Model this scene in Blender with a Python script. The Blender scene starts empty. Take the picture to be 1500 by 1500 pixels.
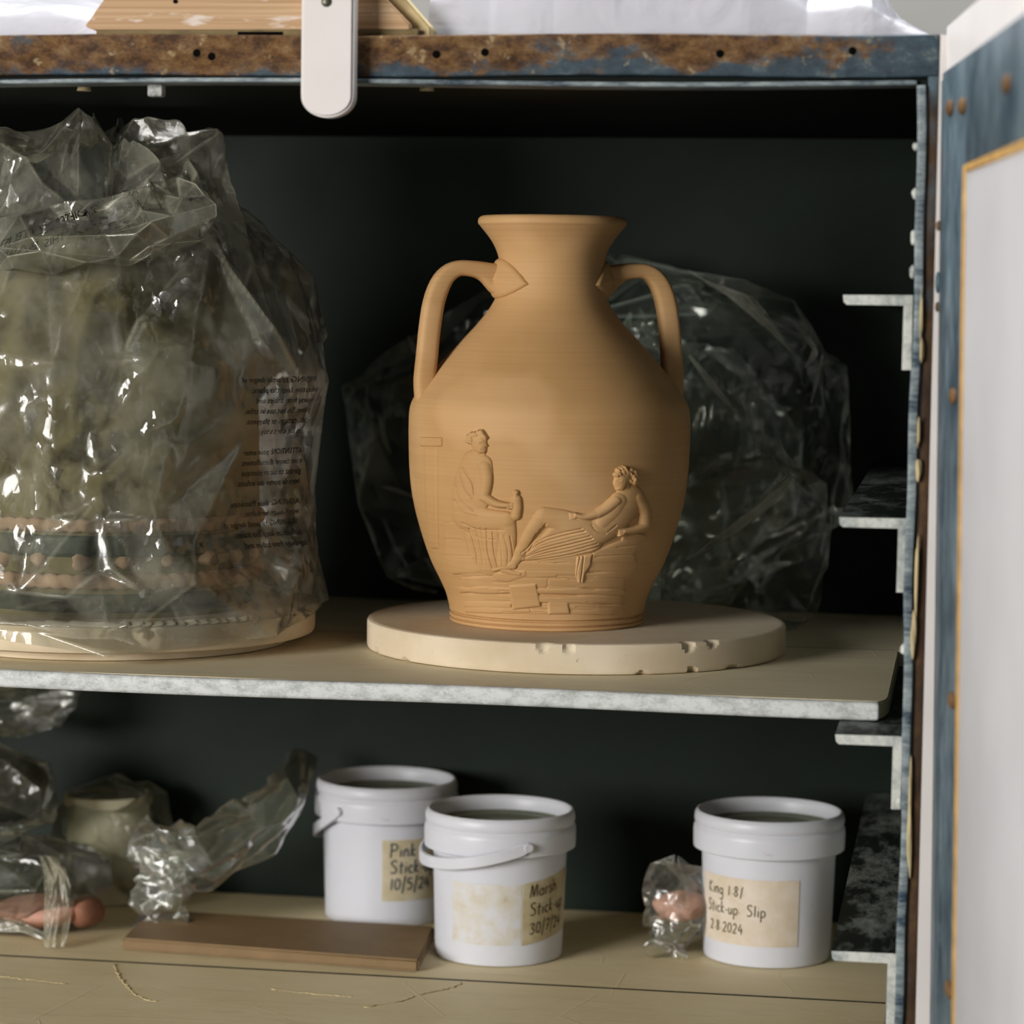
import bpy, bmesh, math, random
import numpy as np
from mathutils import Vector, Matrix
from mathutils.geometry import delaunay_2d_cdt

S = bpy.context.scene
COL = S.collection
PI = math.pi
Z0 = 1.25                                   # height of the camera above the floor

# ------------------------------------------------------------------ camera
yaw, pit, rol = math.radians(9.3), math.radians(4.35), math.radians(0.8)
fwd = Vector((-math.sin(yaw) * math.cos(pit), math.cos(yaw) * math.cos(pit), -math.sin(pit)))
rgt = Vector((math.cos(yaw), math.sin(yaw), 0))
upv = rgt.cross(fwd)
rgt, upv = (rgt * math.cos(rol) + upv * math.sin(rol)), (-rgt * math.sin(rol) + upv * math.cos(rol))
cam_data = bpy.data.cameras.new('camera')
cam = bpy.data.objects.new('camera', cam_data)
COL.objects.link(cam)
M4 = Matrix((rgt, upv, -fwd)).transposed().to_4x4()
M4.translation = (0, 0, Z0)
cam.matrix_world = M4
cam_data.sensor_width = 36
cam_data.lens = 4100 / 1500 * 36
cam_data.clip_start = 0.05
cam_data.dof.use_dof = True
cam_data.dof.focus_distance = 1.70
cam_data.dof.aperture_fstop = 7.0
S.camera = cam

# ------------------------------------------------------------------ world, lights, exposure
W = bpy.data.worlds.new('World'); S.world = W
W.use_nodes = True
W.node_tree.nodes['Background'].inputs[0].default_value = (0.85, 0.95, 1.0, 1)
W.node_tree.nodes['Background'].inputs[1].default_value = 0.03


def area(name, loc, target, sx, sy, power, col):
    l = bpy.data.lights.new(name, 'AREA')
    l.shape = 'RECTANGLE'; l.size = sx; l.size_y = sy; l.energy = power; l.color = col
    o = bpy.data.objects.new(name, l); COL.objects.link(o)
    o.location = loc
    d = Vector(target) - Vector(loc)
    o.rotation_euler = d.to_track_quat('-Z', 'Y').to_euler()
    return o


area('window_daylight', (-2.0, -0.70, 1.50), (-0.3, 1.75, 1.12), 1.15, 1.0, 92, (1.0, 0.975, 0.94))
area('skylight_daylight', (-0.3, 1.95, 2.62), (-0.3, 1.85, 1.4), 1.6, 1.0, 50, (0.95, 0.97, 1.0))

S.view_settings.view_transform = 'Standard'
S.view_settings.look = 'None'
S.view_settings.gamma = 1
S.view_settings.use_curve_mapping = False
S.view_settings.exposure = 0.0
S.cycles.transparent_max_bounces = 32
S.cycles.max_bounces = 10


# ------------------------------------------------------------------ helpers
def lin(c):
    return tuple((x / 255 / 12.92) if x / 255 <= 0.04045 else ((x / 255 + 0.055) / 1.055) ** 2.4 for x in c) + (1,)


def new_mesh(name, verts, faces, mat=None, parent=None, smooth=True, kind=None):
    me = bpy.data.meshes.new(name)
    me.from_pydata([tuple(map(float, v)) for v in verts], [], [tuple(map(int, f)) for f in faces])
    me.update()
    if smooth:
        me.polygons.foreach_set('use_smooth', [True] * len(me.polygons))
    if mat:
        me.materials.append(mat)
    o = bpy.data.objects.new(name, me)
    COL.objects.link(o)
    if parent:
        o.parent = parent
    if kind:
        o['kind'] = kind
    return o


def bm_obj(name, bm, mat=None, parent=None, smooth=False, angle=None):
    me = bpy.data.meshes.new(name)
    bmesh.ops.recalc_face_normals(bm, faces=bm.faces)
    bm.to_mesh(me); bm.free()
    if smooth or angle:
        me.polygons.foreach_set('use_smooth', [True] * len(me.polygons))
    if angle:
        me.set_sharp_from_angle(angle=math.radians(angle))
    if mat:
        me.materials.append(mat)
    o = bpy.data.objects.new(name, me)
    COL.objects.link(o)
    if parent:
        o.parent = parent
    return o


def thing(name, label, cat, loc=(0, 0, 0), rz=0, group=None):
    o = bpy.data.objects.new(name, None)
    o.empty_display_size = 0.02
    COL.objects.link(o)
    o.location = loc; o.rotation_euler = (0, 0, rz)
    return tag(o, label, cat, group)


def tag(o, label, cat, group=None):
    o['label'] = label; o['category'] = cat
    if group:
        o['group'] = group
    return o


def add_box(bm, x0, x1, y0, y1, z0, z1, bev=0.0, seg=2):
    r = bmesh.ops.create_cube(bm, size=1)
    vs = r['verts']
    for v in vs:
        v.co = Vector(((x0 + x1) / 2 + v.co.x * (x1 - x0), (y0 + y1) / 2 + v.co.y * (y1 - y0), (z0 + z1) / 2 + v.co.z * (z1 - z0)))
    if bev > 0:
        es = list({e for v in vs for e in v.link_edges})
        bmesh.ops.bevel(bm, geom=es, offset=bev, segments=seg, affect='EDGES', profile=0.5)
    return bm


def box(name, x0, x1, y0, y1, z0, z1, mat, parent=None, bev=0.0, seg=2):
    bm = bmesh.new()
    add_box(bm, x0, x1, y0, y1, z0, z1, bev, seg)
    return bm_obj(name, bm, mat, parent, angle=40 if bev else None)


def grid_faces(nu, nv, wrap):
    """vertex id = i*nv + j ; i along u"""
    i = np.arange(nu if wrap else nu - 1)
    j = np.arange(nv - 1)
    I, J = np.meshgrid(i, j, indexing='ij')
    I2 = (I + 1) % nu
    return np.stack([I * nv + J, I2 * nv + J, I2 * nv + J + 1, I * nv + J + 1], -1).reshape(-1, 4)


def lathe(name, prof, n, mat, parent=None, close_bottom=True, close_top=False, deform=None, sharp=None):
    prof = np.array(prof, float)
    th = np.linspace(0, 2 * PI, n, endpoint=False)
    r = prof[:, 0][None, :]; z = prof[:, 1][None, :] + 0 * th[:, None]
    r = r + 0 * th[:, None]
    T = th[:, None] + 0 * r
    if deform:
        r, z = deform(T, r, z)
    V = np.stack([r * np.sin(T), -r * np.cos(T), z], -1).reshape(-1, 3)
    F = [tuple(f) for f in grid_faces(n, len(prof), True)]
    V = list(map(tuple, V))
    m = len(prof)
    if close_bottom:
        F.append(tuple(i * m for i in reversed(range(n))))
    if close_top:
        F.append(tuple(i * m + m - 1 for i in range(n)))
    o = new_mesh(name, V, F, mat, parent)
    if sharp:
        o.data.set_sharp_from_angle(angle=math.radians(sharp))
    return o


def spline(pts, n):
    """Catmull-Rom through pts, n samples"""
    P = np.array(pts, float)
    P = np.vstack([2 * P[0] - P[1], P, 2 * P[-1] - P[-2]])
    m = len(P) - 3
    out = []
    for t in np.linspace(0, m - 1e-9, n):
        k = int(t); f = t - k
        a, b, c, d = P[k:k + 4]
        out.append(0.5 * (2 * b + (c - a) * f + (2 * a - 5 * b + 4 * c - d) * f * f + (3 * b - a - 3 * c + d) * f ** 3))
    return np.array(out)


def tube(name, pts, rad, mat, parent=None, ns=12, flat=(1, 1), ref=(0, 0, 1)):
    """swept ellipse; rad scalar or list; flat = (side, ref) scale"""
    P = np.array(pts, float); n = len(P)
    R = np.full(n, rad) if np.isscalar(rad) else np.array(rad)
    V = []
    for k in range(n):
        t = P[min(k + 1, n - 1)] - P[max(k - 1, 0)]
        t /= np.linalg.norm(t)
        s = np.cross(t, ref); s /= (np.linalg.norm(s) + 1e-9)
        u = np.cross(s, t)
        for a in np.linspace(0, 2 * PI, ns, endpoint=False):
            V.append(P[k] + R[k] * (math.cos(a) * flat[0] * s + math.sin(a) * flat[1] * u))
    F = []
    for k in range(n - 1):
        for a in range(ns):
            b = (a + 1) % ns
            F.append((k * ns + a, k * ns + b, (k + 1) * ns + b, (k + 1) * ns + a))
    F.append(tuple(reversed(range(ns)))); F.append(tuple((n - 1) * ns + a for a in range(ns)))
    return new_mesh(name, V, F, mat, parent)


def fold_interp(nu, nv, p, val, wrap=True, aspect=1.0):
    """flat triangles between scattered points p (unit square) carrying values val (n, k)"""
    val = np.asarray(val, float)
    if val.ndim == 1:
        val = val[:, None]
    pts = [p]; vals = [val]
    if wrap:
        for sft in (-1, 1):
            pts.append(p + [sft, 0]); vals.append(val)
    pts = np.vstack(pts); vals = np.vstack(vals)
    m = (pts[:, 0] > -.45) & (pts[:, 0] < 1.45)
    pts, vals = pts[m], vals[m]
    q = [Vector((float(x * aspect), float(y))) for x, y in pts]
    r = delaunay_2d_cdt(q, [], [], 0, 1e-7)
    pv = np.array([(v.x / aspect, v.y) for v in r[0]])
    vv = np.array([vals[o[0]] if o else vals[0] * 0 for o in r[3]])
    out = np.zeros((nu, nv, vals.shape[1]))
    du = 1.0 / (nu if wrap else nu - 1); dv = 1.0 / (nv - 1)
    for t in r[2]:
        if len(t) != 3:
            continue
        a, b_, c = pv[list(t)]
        lo = np.minimum(np.minimum(a, b_), c); hi = np.maximum(np.maximum(a, b_), c)
        i0, i1 = max(0, int(math.ceil(lo[0] / du - 1e-6))), min(nu - 1, int(hi[0] / du + 1e-6))
        j0, j1 = max(0, int(math.ceil(lo[1] / dv - 1e-6))), min(nv - 1, int(hi[1] / dv + 1e-6))
        d = (b_[1] - c[1]) * (a[0] - c[0]) + (c[0] - b_[0]) * (a[1] - c[1])
        if i1 < i0 or j1 < j0 or abs(d) < 1e-14:
            continue
        I, J = np.meshgrid(np.arange(i0, i1 + 1), np.arange(j0, j1 + 1), indexing='ij')
        U = I * du; Vv = J * dv
        w0 = ((b_[1] - c[1]) * (U - c[0]) + (c[0] - b_[0]) * (Vv - c[1])) / d
        w1 = ((c[1] - a[1]) * (U - c[0]) + (a[0] - c[0]) * (Vv - c[1])) / d
        w2 = 1 - w0 - w1
        m = (w0 > -1e-5) & (w1 > -1e-5) & (w2 > -1e-5)
        h = w0[..., None] * vv[t[0]] + w1[..., None] * vv[t[1]] + w2[..., None] * vv[t[2]]
        out[I[m], J[m]] = h[m]
    return out


def scatter(n, rng, wrap):
    p = rng.random((n, 2))
    e = [(x, y) for x in np.linspace(0, 1, 9)[:-1 if wrap else 9] for y in (-1e-4, 1 + 1e-4)]
    if not wrap:
        e += [(x, y) for x in (-1e-4, 1 + 1e-4) for y in np.linspace(0, 1, 7)[1:-1]]
    return np.vstack([p, np.array(e)])


def facets(nu, nv, n, seed, wrap=True, aspect=1.0):
    """piecewise linear crumple pattern over the unit square (sharp folds between random corners)"""
    rng = np.random.default_rng(seed)
    p = scatter(n, rng, wrap)
    return fold_interp(nu, nv, p, rng.uniform(-1, 1, len(p)), wrap, aspect)[..., 0]


def fold_surface(G, n, seed, wrap=True, aspect=1.0, jit=0.0, jdir=None, extra=None):
    """re-fold a smooth surface grid G (nu, nv, 3) into flat creased panels between n random corners"""
    nu, nv = G.shape[:2]
    rng = np.random.default_rng(seed)
    p = scatter(n, rng, wrap)
    if extra is not None:
        p = np.vstack([np.array(extra), p])
    i = np.round(p[:, 0] * (nu if wrap else nu - 1)).astype(int)
    i = i % nu if wrap else np.clip(i, 0, nu - 1)
    j = np.clip(np.round(p[:, 1] * (nv - 1)).astype(int), 0, nv - 1)
    val = G[i, j] + rng.uniform(-1, 1, (len(p), 1)) * (jit[i, j][:, None] if isinstance(jit, np.ndarray) else jit) * jdir[i, j]
    out = fold_interp(nu, nv, p, val, wrap, aspect)
    return np.stack([smooth_grid(out[..., q], 1, wrap) for q in range(3)], -1)


def film_mesh(name, G, mat, parent=None, wrap=True):
    """crumpled film from a grid, with an attribute that marks the whitened creases"""
    o = new_mesh(name, G.reshape(-1, 3), grid_faces(G.shape[0], G.shape[1], wrap), mat, parent)
    a = np.roll(G, 1, 0); b = np.roll(G, -1, 0)
    if not wrap:
        a[0] = G[0]; b[-1] = G[-1]
    c = np.concatenate([G[:, :1], G[:, :-1]], 1); d = np.concatenate([G[:, 1:], G[:, -1:]], 1)
    su = np.linalg.norm(b - a, axis=-1) + 1e-6; sv = np.linalg.norm(d - c, axis=-1) + 1e-6
    k = np.linalg.norm(a + b - 2 * G, axis=-1) / su + np.linalg.norm(c + d - 2 * G, axis=-1) / sv
    k[:, :2] = 0; k[:, -2:] = 0
    k = np.clip(k * 1.6 - .12, 0, 1)
    at = o.data.attributes.new('crease', 'FLOAT', 'POINT')
    at.data.foreach_set('value', k.reshape(-1).astype(np.float32))
    return o


def smooth_grid(h, n=1, wrap=True):
    for _ in range(n):
        a = np.roll(h, 1, 0); b = np.roll(h, -1, 0)
        if not wrap:
            a[0] = h[0]; b[-1] = h[-1]
        c = np.vstack([h.T[:1], h.T[:-1]]).T; d = np.vstack([h.T[1:], h.T[-1:]]).T
        h = (2 * h + a + b + c + d) / 6
    return h


# ------------------------------------------------------------------ materials
class NT:
    def __init__(s, name):
        s.m = bpy.data.materials.new(name); s.m.use_nodes = True
        s.t = s.m.node_tree; s.t.nodes.clear()
        s.out = s.n('ShaderNodeOutputMaterial')
        s.tc = s.n('ShaderNodeTexCoord')

    def n(s, t, **kw):
        x = s.t.nodes.new(t)
        for k, v in kw.items():
            setattr(x, k, v)
        return x

    def l(s, a, b):
        s.t.links.new(a, b)

    def coord(s, scale=(1, 1, 1), loc=(0, 0, 0)):
        mp = s.n('ShaderNodeMapping')
        mp.inputs['Scale'].default_value = scale; mp.inputs['Location'].default_value = loc
        s.l(s.tc.outputs['Object'], mp.inputs['Vector'])
        return mp.outputs[0]

    def noise(s, scale, detail=4, rough=.55, vec=None, dist=0.0):
        x = s.n('ShaderNodeTexNoise')
        x.inputs['Scale'].default_value = scale; x.inputs['Detail'].default_value = detail
        x.inputs['Roughness'].default_value = rough; x.inputs['Distortion'].default_value = dist
        s.l(vec if vec is not None else s.coord(), x.inputs['Vector'])
        return x.outputs['Fac']

    def voro(s, scale, vec=None, feature='F1', out='Distance'):
        x = s.n('ShaderNodeTexVoronoi', feature=feature)
        x.inputs['Scale'].default_value = scale
        s.l(vec if vec is not None else s.coord(), x.inputs['Vector'])
        return x.outputs[out]

    def ramp(s, fac, stops, interp='LINEAR'):
        r = s.n('ShaderNodeValToRGB'); r.color_ramp.interpolation = interp
        e = r.color_ramp.elements
        while len(e) < len(stops):
            e.new(0.5)
        for i, (p, c) in enumerate(stops):
            e[i].position = p
            e[i].color = c if len(c) == 4 else (c[0], c[1], c[2], 1)
        s.l(fac, r.inputs[0])
        return r.outputs['Color']

    def mask(s, fac, a, b):
        return s.ramp(fac, [(a, (0, 0, 0, 1)), (b, (1, 1, 1, 1))])

    def mix(s, fac, a, b, blend='MIX'):
        x = s.n('ShaderNodeMix', data_type='RGBA', blend_type=blend)
        for sock, v in ((x.inputs['Factor'], fac), (x.inputs['A'], a), (x.inputs['B'], b)):
            if isinstance(v, (int, float)):
                sock.default_value = v
            elif isinstance(v, tuple):
                sock.default_value = v if len(v) == 4 else v + (1,)
            else:
                s.l(v, sock)
        return x.outputs['Result']

    def math(s, op, a, b=0.5):
        x = s.n('ShaderNodeMath', operation=op)
        for i, v in enumerate((a, b)):
            if isinstance(v, (int, float)):
                x.inputs[i].default_value = v
            else:
                s.l(v, x.inputs[i])
        return x.outputs[0]

    def bump(s, h, strength=.3, dist=.001, normal=None):
        b = s.n('ShaderNodeBump')
        b.inputs['Strength'].default_value = strength; b.inputs['Distance'].default_value = dist
        s.l(h, b.inputs['Height'])
        if normal is not None:
            s.l(normal, b.inputs['Normal'])
        return b.outputs[0]

    def pbr(s, color, rough=.6, spec=.3, metal=0, bump=None, sss=0, coat=0):
        p = s.n('ShaderNodeBsdfPrincipled')
        for k, v in (('Base Color', color), ('Roughness', rough), ('Specular IOR Level', spec), ('Metallic', metal)):
            if isinstance(v, (int, float)):
                p.inputs[k].default_value = v
            elif isinstance(v, tuple):
                p.inputs[k].default_value = v
            else:
                s.l(v, p.inputs[k])
        if bump is not None:
            s.l(bump, p.inputs['Normal'])
        if sss:
            p.inputs['Subsurface Weight'].default_value = sss
            p.inputs['Subsurface Radius'].default_value = (.01, .01, .01)
            p.inputs['Subsurface Scale'].default_value = .3
        p.inputs['Coat Weight'].default_value = coat
        s.l(p.outputs[0], s.out.inputs[0])
        return s.m


def plain(name, rgb, rough=.6, spec=.3, var=.12, scale=40, bump=.15, metal=0, sss=0):
    t = NT(name)
    f = t.noise(scale, 5)
    c = lin(rgb)
    d = tuple(x * (1 - var) for x in c[:3]) + (1,)
    b = tuple(min(1, x * (1 + var)) for x in c[:3]) + (1,)
    col = t.ramp(f, [(.3, d), (.7, b)])
    return t.pbr(col, rough, spec, metal, t.bump(t.noise(scale * 6, 4), bump, .0006), sss)


def m_vase():
    t = NT('red_brown_clay')
    big = t.noise(9, 3, .5)
    lines = t.noise(1, 4, .6, t.coord((4, 4, 700)))
    spk = t.noise(420, 3, .6)
    c = t.ramp(big, [(.35, lin((183, 142, 92))), (.62, lin((194, 154, 106)))])
    c = t.mix(t.math('MULTIPLY', t.mask(lines, .45, .7), .18), c, lin((158, 112, 64)))
    c = t.mix(t.math('MULTIPLY', t.mask(t.noise(14, 2, .4), .55, .62), .35), c, lin((212, 172, 126)))
    b = t.bump(lines, .10, .0006)
    b = t.bump(spk, .10, .0004, b)
    return t.pbr(c, .62, .22, 0, b)


def m_plaster():
    t = NT('cream_plaster')
    c = t.ramp(t.noise(14, 5), [(.3, lin((196, 178, 148))), (.7, lin((222, 208, 184)))])
    pit = t.voro(190)
    c = t.mix(t.math('MULTIPLY', t.mask(t.noise(300, 2), .72, .78), .5), c, lin((128, 104, 74)))
    b = t.bump(t.noise(160, 5), .2, .0006)
    return t.pbr(c, .8, .15, 0, b)


def m_board(name, base, hi, seed=0.0):
    t = NT(name)
    st = t.noise(1, 5, .6, t.coord((18, 120, 60), (seed, seed, 0)))
    c = t.ramp(t.noise(11, 5, .6, t.coord((1, 1.6, 1), (seed, 0, 0))), [(.28, lin(base)), (.72, lin(hi))])
    c = t.mix(t.math('MULTIPLY', t.mask(st, .55, .72), .22), c, lin(tuple(x * .70 for x in base)))
    # dried slip wrinkles and fine pale scratches
    w = t.noise(26, 3, .5, None, 1.2)
    cr = t.voro(9, t.coord((1, 1.7, 1), (seed * 3 + .3, .2, 0)), 'DISTANCE_TO_EDGE')
    scr = t.ramp(cr, [(0, (1, 1, 1, 1)), (.008, (0, 0, 0, 1))])
    c = t.mix(t.math('MULTIPLY', t.math('MULTIPLY', scr, t.mask(w, .5, .6)), .35), c, lin((215, 200, 165)))
    c = t.mix(t.math('MULTIPLY', t.mask(t.noise(500, 2), .74, .78), .7), c, lin((225, 215, 190)))
    b = t.bump(st, .22, .0008)
    b = t.bump(scr, .25, .0006, b)
    return t.pbr(c, .52, .3, 0, b)


def m_scuffed(name, dark, pale, th=.5, sc=30, stretch=(1, 1, 1), rough=.5, width=.12):
    t = NT(name)
    v = t.coord(stretch)
    n1 = t.noise(sc, 7, .68, v)
    n2 = t.noise(sc * 5, 5, .7, v)
    f = t.math('ADD', t.math('MULTIPLY', n1, .65), t.math('MULTIPLY', n2, .35))
    c = t.ramp(f, [(th - width, lin(dark)), (th + width, lin(pale))])
    return t.pbr(c, rough, .35, 0, t.bump(f, .3, .0006))


def m_rust():
    t = NT('rusted_blue_steel')
    v = t.coord((1, 1, 1.6))
    n1 = t.noise(46, 9, .75, v)
    n2 = t.noise(95, 9, .78, v)
    n3 = t.noise(13, 5, .6, t.coord((1, 1, 2), (2.2, 0, .4)))
    rust = t.ramp(n2, [(.30, lin((26, 18, 11))), (.44, lin((74, 48, 25))), (.55, lin((112, 80, 44))), (.64, lin((128, 104, 70))), (.74, lin((176, 148, 104)))])
    blue = t.ramp(n2, [(.3, lin((26, 40, 49))), (.55, lin((58, 76, 87))), (.75, lin((128, 136, 130)))])
    # bare blue paint survives low down and towards the right-hand corner
    sep = t.n('ShaderNodeSeparateXYZ'); t.l(t.tc.outputs['Object'], sep.inputs[0])
    gx = t.n('ShaderNodeMapRange'); t.l(sep.outputs['X'], gx.inputs[0])
    gx.inputs[1].default_value = -.28; gx.inputs[2].default_value = -.05; gx.inputs[3].default_value = 0; gx.inputs[4].default_value = .16
    gz = t.n('ShaderNodeMapRange'); t.l(sep.outputs['Z'], gz.inputs[0])
    gz.inputs[1].default_value = Z0 + .121; gz.inputs[2].default_value = Z0 + .131; gz.inputs[3].default_value = .14; gz.inputs[4].default_value = 0
    f = t.math('ADD', t.math('ADD', t.math('MULTIPLY', n1, .55), t.math('MULTIPLY', n3, .45)), t.math('ADD', gx.outputs[0], gz.outputs[0]))
    c = t.mix(t.mask(f, .59, .65), rust, blue)
    c = t.mix(t.math('MULTIPLY', t.mask(t.noise(105, 5, .65, t.coord((1, 1, 1), (5, 1, 2))), .62, .68), .5), c, lin((190, 168, 128)))
    r = t.ramp(f, [(.5, (.85, .85, .85, 1)), (.6, (.5, .5, .5, 1))])
    return t.pbr(c, r, .35, 0, t.bump(n2, .6, .0016))


def m_post():
    t = NT('rusted_post_steel')
    n = t.noise(50, 7, .7, t.coord((1, 1, .6)))
    g = t.noise(9, 4, .6, t.coord((1, 1, 1), (1, 2, 3)))
    rust = t.ramp(n, [(.3, lin((24, 14, 8))), (.55, lin((72, 50, 28))), (.75, lin((112, 80, 46)))])
    blue = t.ramp(n, [(.3, lin((38, 54, 64))), (.7, lin((96, 116, 124)))])
    sep = t.n('ShaderNodeSeparateXYZ'); t.l(t.tc.outputs['Object'], sep.inputs[0])
    gz = t.n('ShaderNodeMapRange'); t.l(sep.outputs['Z'], gz.inputs[0])
    gz.inputs[1].default_value = Z0 - .02; gz.inputs[2].default_value = Z0 + .1; gz.inputs[3].default_value = -.12; gz.inputs[4].default_value = .2
    f = t.math('ADD', g, gz.outputs[0])
    c = t.mix(t.mask(f, .52, .62), rust, blue)
    return t.pbr(c, .7, .35, 0, t.bump(n, .6, .0012))


def m_film(name, haze=.10, rough=.16, haze_col=(215, 220, 205), scale=1.0, crink=.5, gloss=1.0, crease=.5, broad=.45, patch=(.52, .62)):
    """clear polythene: see-through sheet with a sheen, patches of fine crinkle, milky bloom and whitened creases"""
    t = NT(name)
    patchy = t.mask(t.noise(15 * scale, 3, .5), *patch)
    wob = t.n('ShaderNodeTexNoise'); wob.inputs['Scale'].default_value = 45 * scale; wob.inputs['Detail'].default_value = 3
    t.l(t.tc.outputs['Object'], wob.inputs['Vector'])
    geo = t.n('ShaderNodeNewGeometry')
    nrm = geo.outputs['Normal']
    for sc_, amt, msk in ((70, .34, True), (210, .42, True), (28, .16, False)):
        vc = t.n('ShaderNodeVectorMath', operation='MULTIPLY_ADD')
        t.l(wob.outputs['Color'], vc.inputs[0]); vc.inputs[1].default_value = (.016, .016, .016)
        t.l(t.coord((1, 1, .55)), vc.inputs[2])
        vo = t.n('ShaderNodeTexVoronoi', feature='F1'); vo.inputs['Scale'].default_value = sc_ * scale
        t.l(vc.outputs[0], vo.inputs['Vector'])
        sb = t.n('ShaderNodeVectorMath', operation='SUBTRACT'); t.l(vo.outputs['Color'], sb.inputs[0]); sb.inputs[1].default_value = (.5, .5, .5)
        sl_ = t.n('ShaderNodeVectorMath', operation='SCALE'); t.l(sb.outputs[0], sl_.inputs[0])
        if msk:
            t.l(t.math('MULTIPLY', patchy, amt * crink * 1.4), sl_.inputs['Scale'])
        else:
            sl_.inputs['Scale'].default_value = amt * crink
        ad = t.n('ShaderNodeVectorMath', operation='ADD'); t.l(nrm, ad.inputs[0]); t.l(sl_.outputs[0], ad.inputs[1])
        nrm = ad.outputs[0]
    nz = t.n('ShaderNodeVectorMath', operation='NORMALIZE'); t.l(nrm, nz.inputs[0])
    bmp = t.bump(t.noise(260 * scale, 3, .6), .08, .001, nz.outputs[0])
    fr = t.n('ShaderNodeFresnel'); fr.inputs['IOR'].default_value = 1.5
    t.l(bmp, fr.inputs['Normal'])
    fac = t.math('MINIMUM', t.math('MULTIPLY', fr.outputs[0], 1.5 * gloss), .85)
    gl = t.n('ShaderNodeBsdfGlossy'); gl.inputs['Roughness'].default_value = rough
    gl2 = t.n('ShaderNodeBsdfGlossy'); gl2.inputs['Roughness'].default_value = .42
    t.l(bmp, gl.inputs['Normal']); t.l(bmp, gl2.inputs['Normal'])
    mg = t.n('ShaderNodeMixShader'); mg.inputs[0].default_value = broad
    t.l(gl.outputs[0], mg.inputs[1]); t.l(gl2.outputs[0], mg.inputs[2])
    tr = t.n('ShaderNodeBsdfTransparent'); tr.inputs[0].default_value = (.96, .972, .94, 1)
    df = t.n('ShaderNodeBsdfDiffuse'); df.inputs[0].default_value = lin(haze_col)
    tl = t.n('ShaderNodeBsdfTranslucent'); tl.inputs[0].default_value = lin(haze_col)
    ms = t.n('ShaderNodeMixShader'); ms.inputs[0].default_value = .35
    t.l(df.outputs[0], ms.inputs[1]); t.l(tl.outputs[0], ms.inputs[2])
    at = t.n('ShaderNodeAttribute'); at.attribute_name = 'crease'
    hz = t.math('MULTIPLY', t.ramp(t.noise(26 * scale, 5, .65), [(.36, (.08, .08, .08, 1)), (.72, (1.7, 1.7, 1.7, 1))]), haze)
    hz = t.math('MINIMUM', t.math('ADD', hz, t.math('MULTIPLY', at.outputs['Fac'], crease)), .9)
    m1 = t.n('ShaderNodeMixShader'); t.l(hz, m1.inputs[0]); t.l(tr.outputs[0], m1.inputs[1]); t.l(ms.outputs[0], m1.inputs[2])
    m2 = t.n('ShaderNodeMixShader'); t.l(fac, m2.inputs[0]); t.l(m1.outputs[0], m2.inputs[1]); t.l(mg.outputs[0], m2.inputs[2])
    t.l(m2.outputs[0], t.out.inputs[0])
    return t.m


def m_sheet():
    t = NT('white_polythene')
    b = t.bump(t.noise(25, 3, .5, None, 1), .3, .01)
    p = t.n('ShaderNodeBsdfPrincipled')
    p.inputs['Base Color'].default_value = lin((232, 230, 236)); p.inputs['Roughness'].default_value = .3
    t.l(b, p.inputs['Normal'])
    tl = t.n('ShaderNodeBsdfTranslucent'); tl.inputs[0].default_value = lin((235, 234, 240))
    ms = t.n('ShaderNodeMixShader'); ms.inputs[0].default_value = .4
    t.l(p.outputs[0], ms.inputs[1]); t.l(tl.outputs[0], ms.inputs[2])
    t.l(ms.outputs[0], t.out.inputs[0])
    return t.m


def m_wood():
    t = NT('pine_batten')
    g = t.noise(1, 5, .6, t.coord((4, 40, 560)))
    c = t.ramp(g, [(.3, lin((160, 126, 90))), (.55, lin((194, 160, 124))), (.75, lin((208, 184, 150)))])
    sp = t.noise(20, 4, .6, t.coord((1, 1, 4.5)))
    c = t.mix(t.math('MULTIPLY', t.mask(sp, .60, .67), .8), c, lin((226, 214, 204)))
    return t.pbr(c, .7, .2, 0, t.bump(g, .3, .0008))


def m_bucket():
    t = NT('white_bucket_plastic')
    c = t.ramp(t.noise(9, 3), [(.3, lin((206, 208, 216))), (.7, lin((216, 218, 226)))])
    st = t.mask(t.noise(70, 5, .65, t.coord((1, 1, 1.5))), .68, .76)
    c = t.mix(t.math('MULTIPLY', st, .5), c, lin((150, 122, 84)))
    return t.pbr(c, .38, .4, 0, t.bump(t.noise(30, 2), .05, .001), .15)


def m_label(name, base, stain, th=.55):
    t = NT(name)
    c = t.ramp(t.noise(60, 5, .6), [(.35, lin(base)), (th + .2, lin(stain))])
    return t.pbr(c, .6, .25, 0, t.bump(t.noise(80, 4), .15, .0006))


def m_residue():
    t = NT('old_label_residue')
    n = t.noise(75, 6, .65, t.coord((1, 1, 1), (.3, .1, .6)))
    c = t.ramp(n, [(.38, lin((212, 213, 218))), (.52, lin((208, 204, 196))), (.64, lin((202, 194, 176))), (.74, lin((172, 152, 112)))])
    return t.pbr(c, .6, .25, 0, t.bump(n, .2, .0008))


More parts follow.
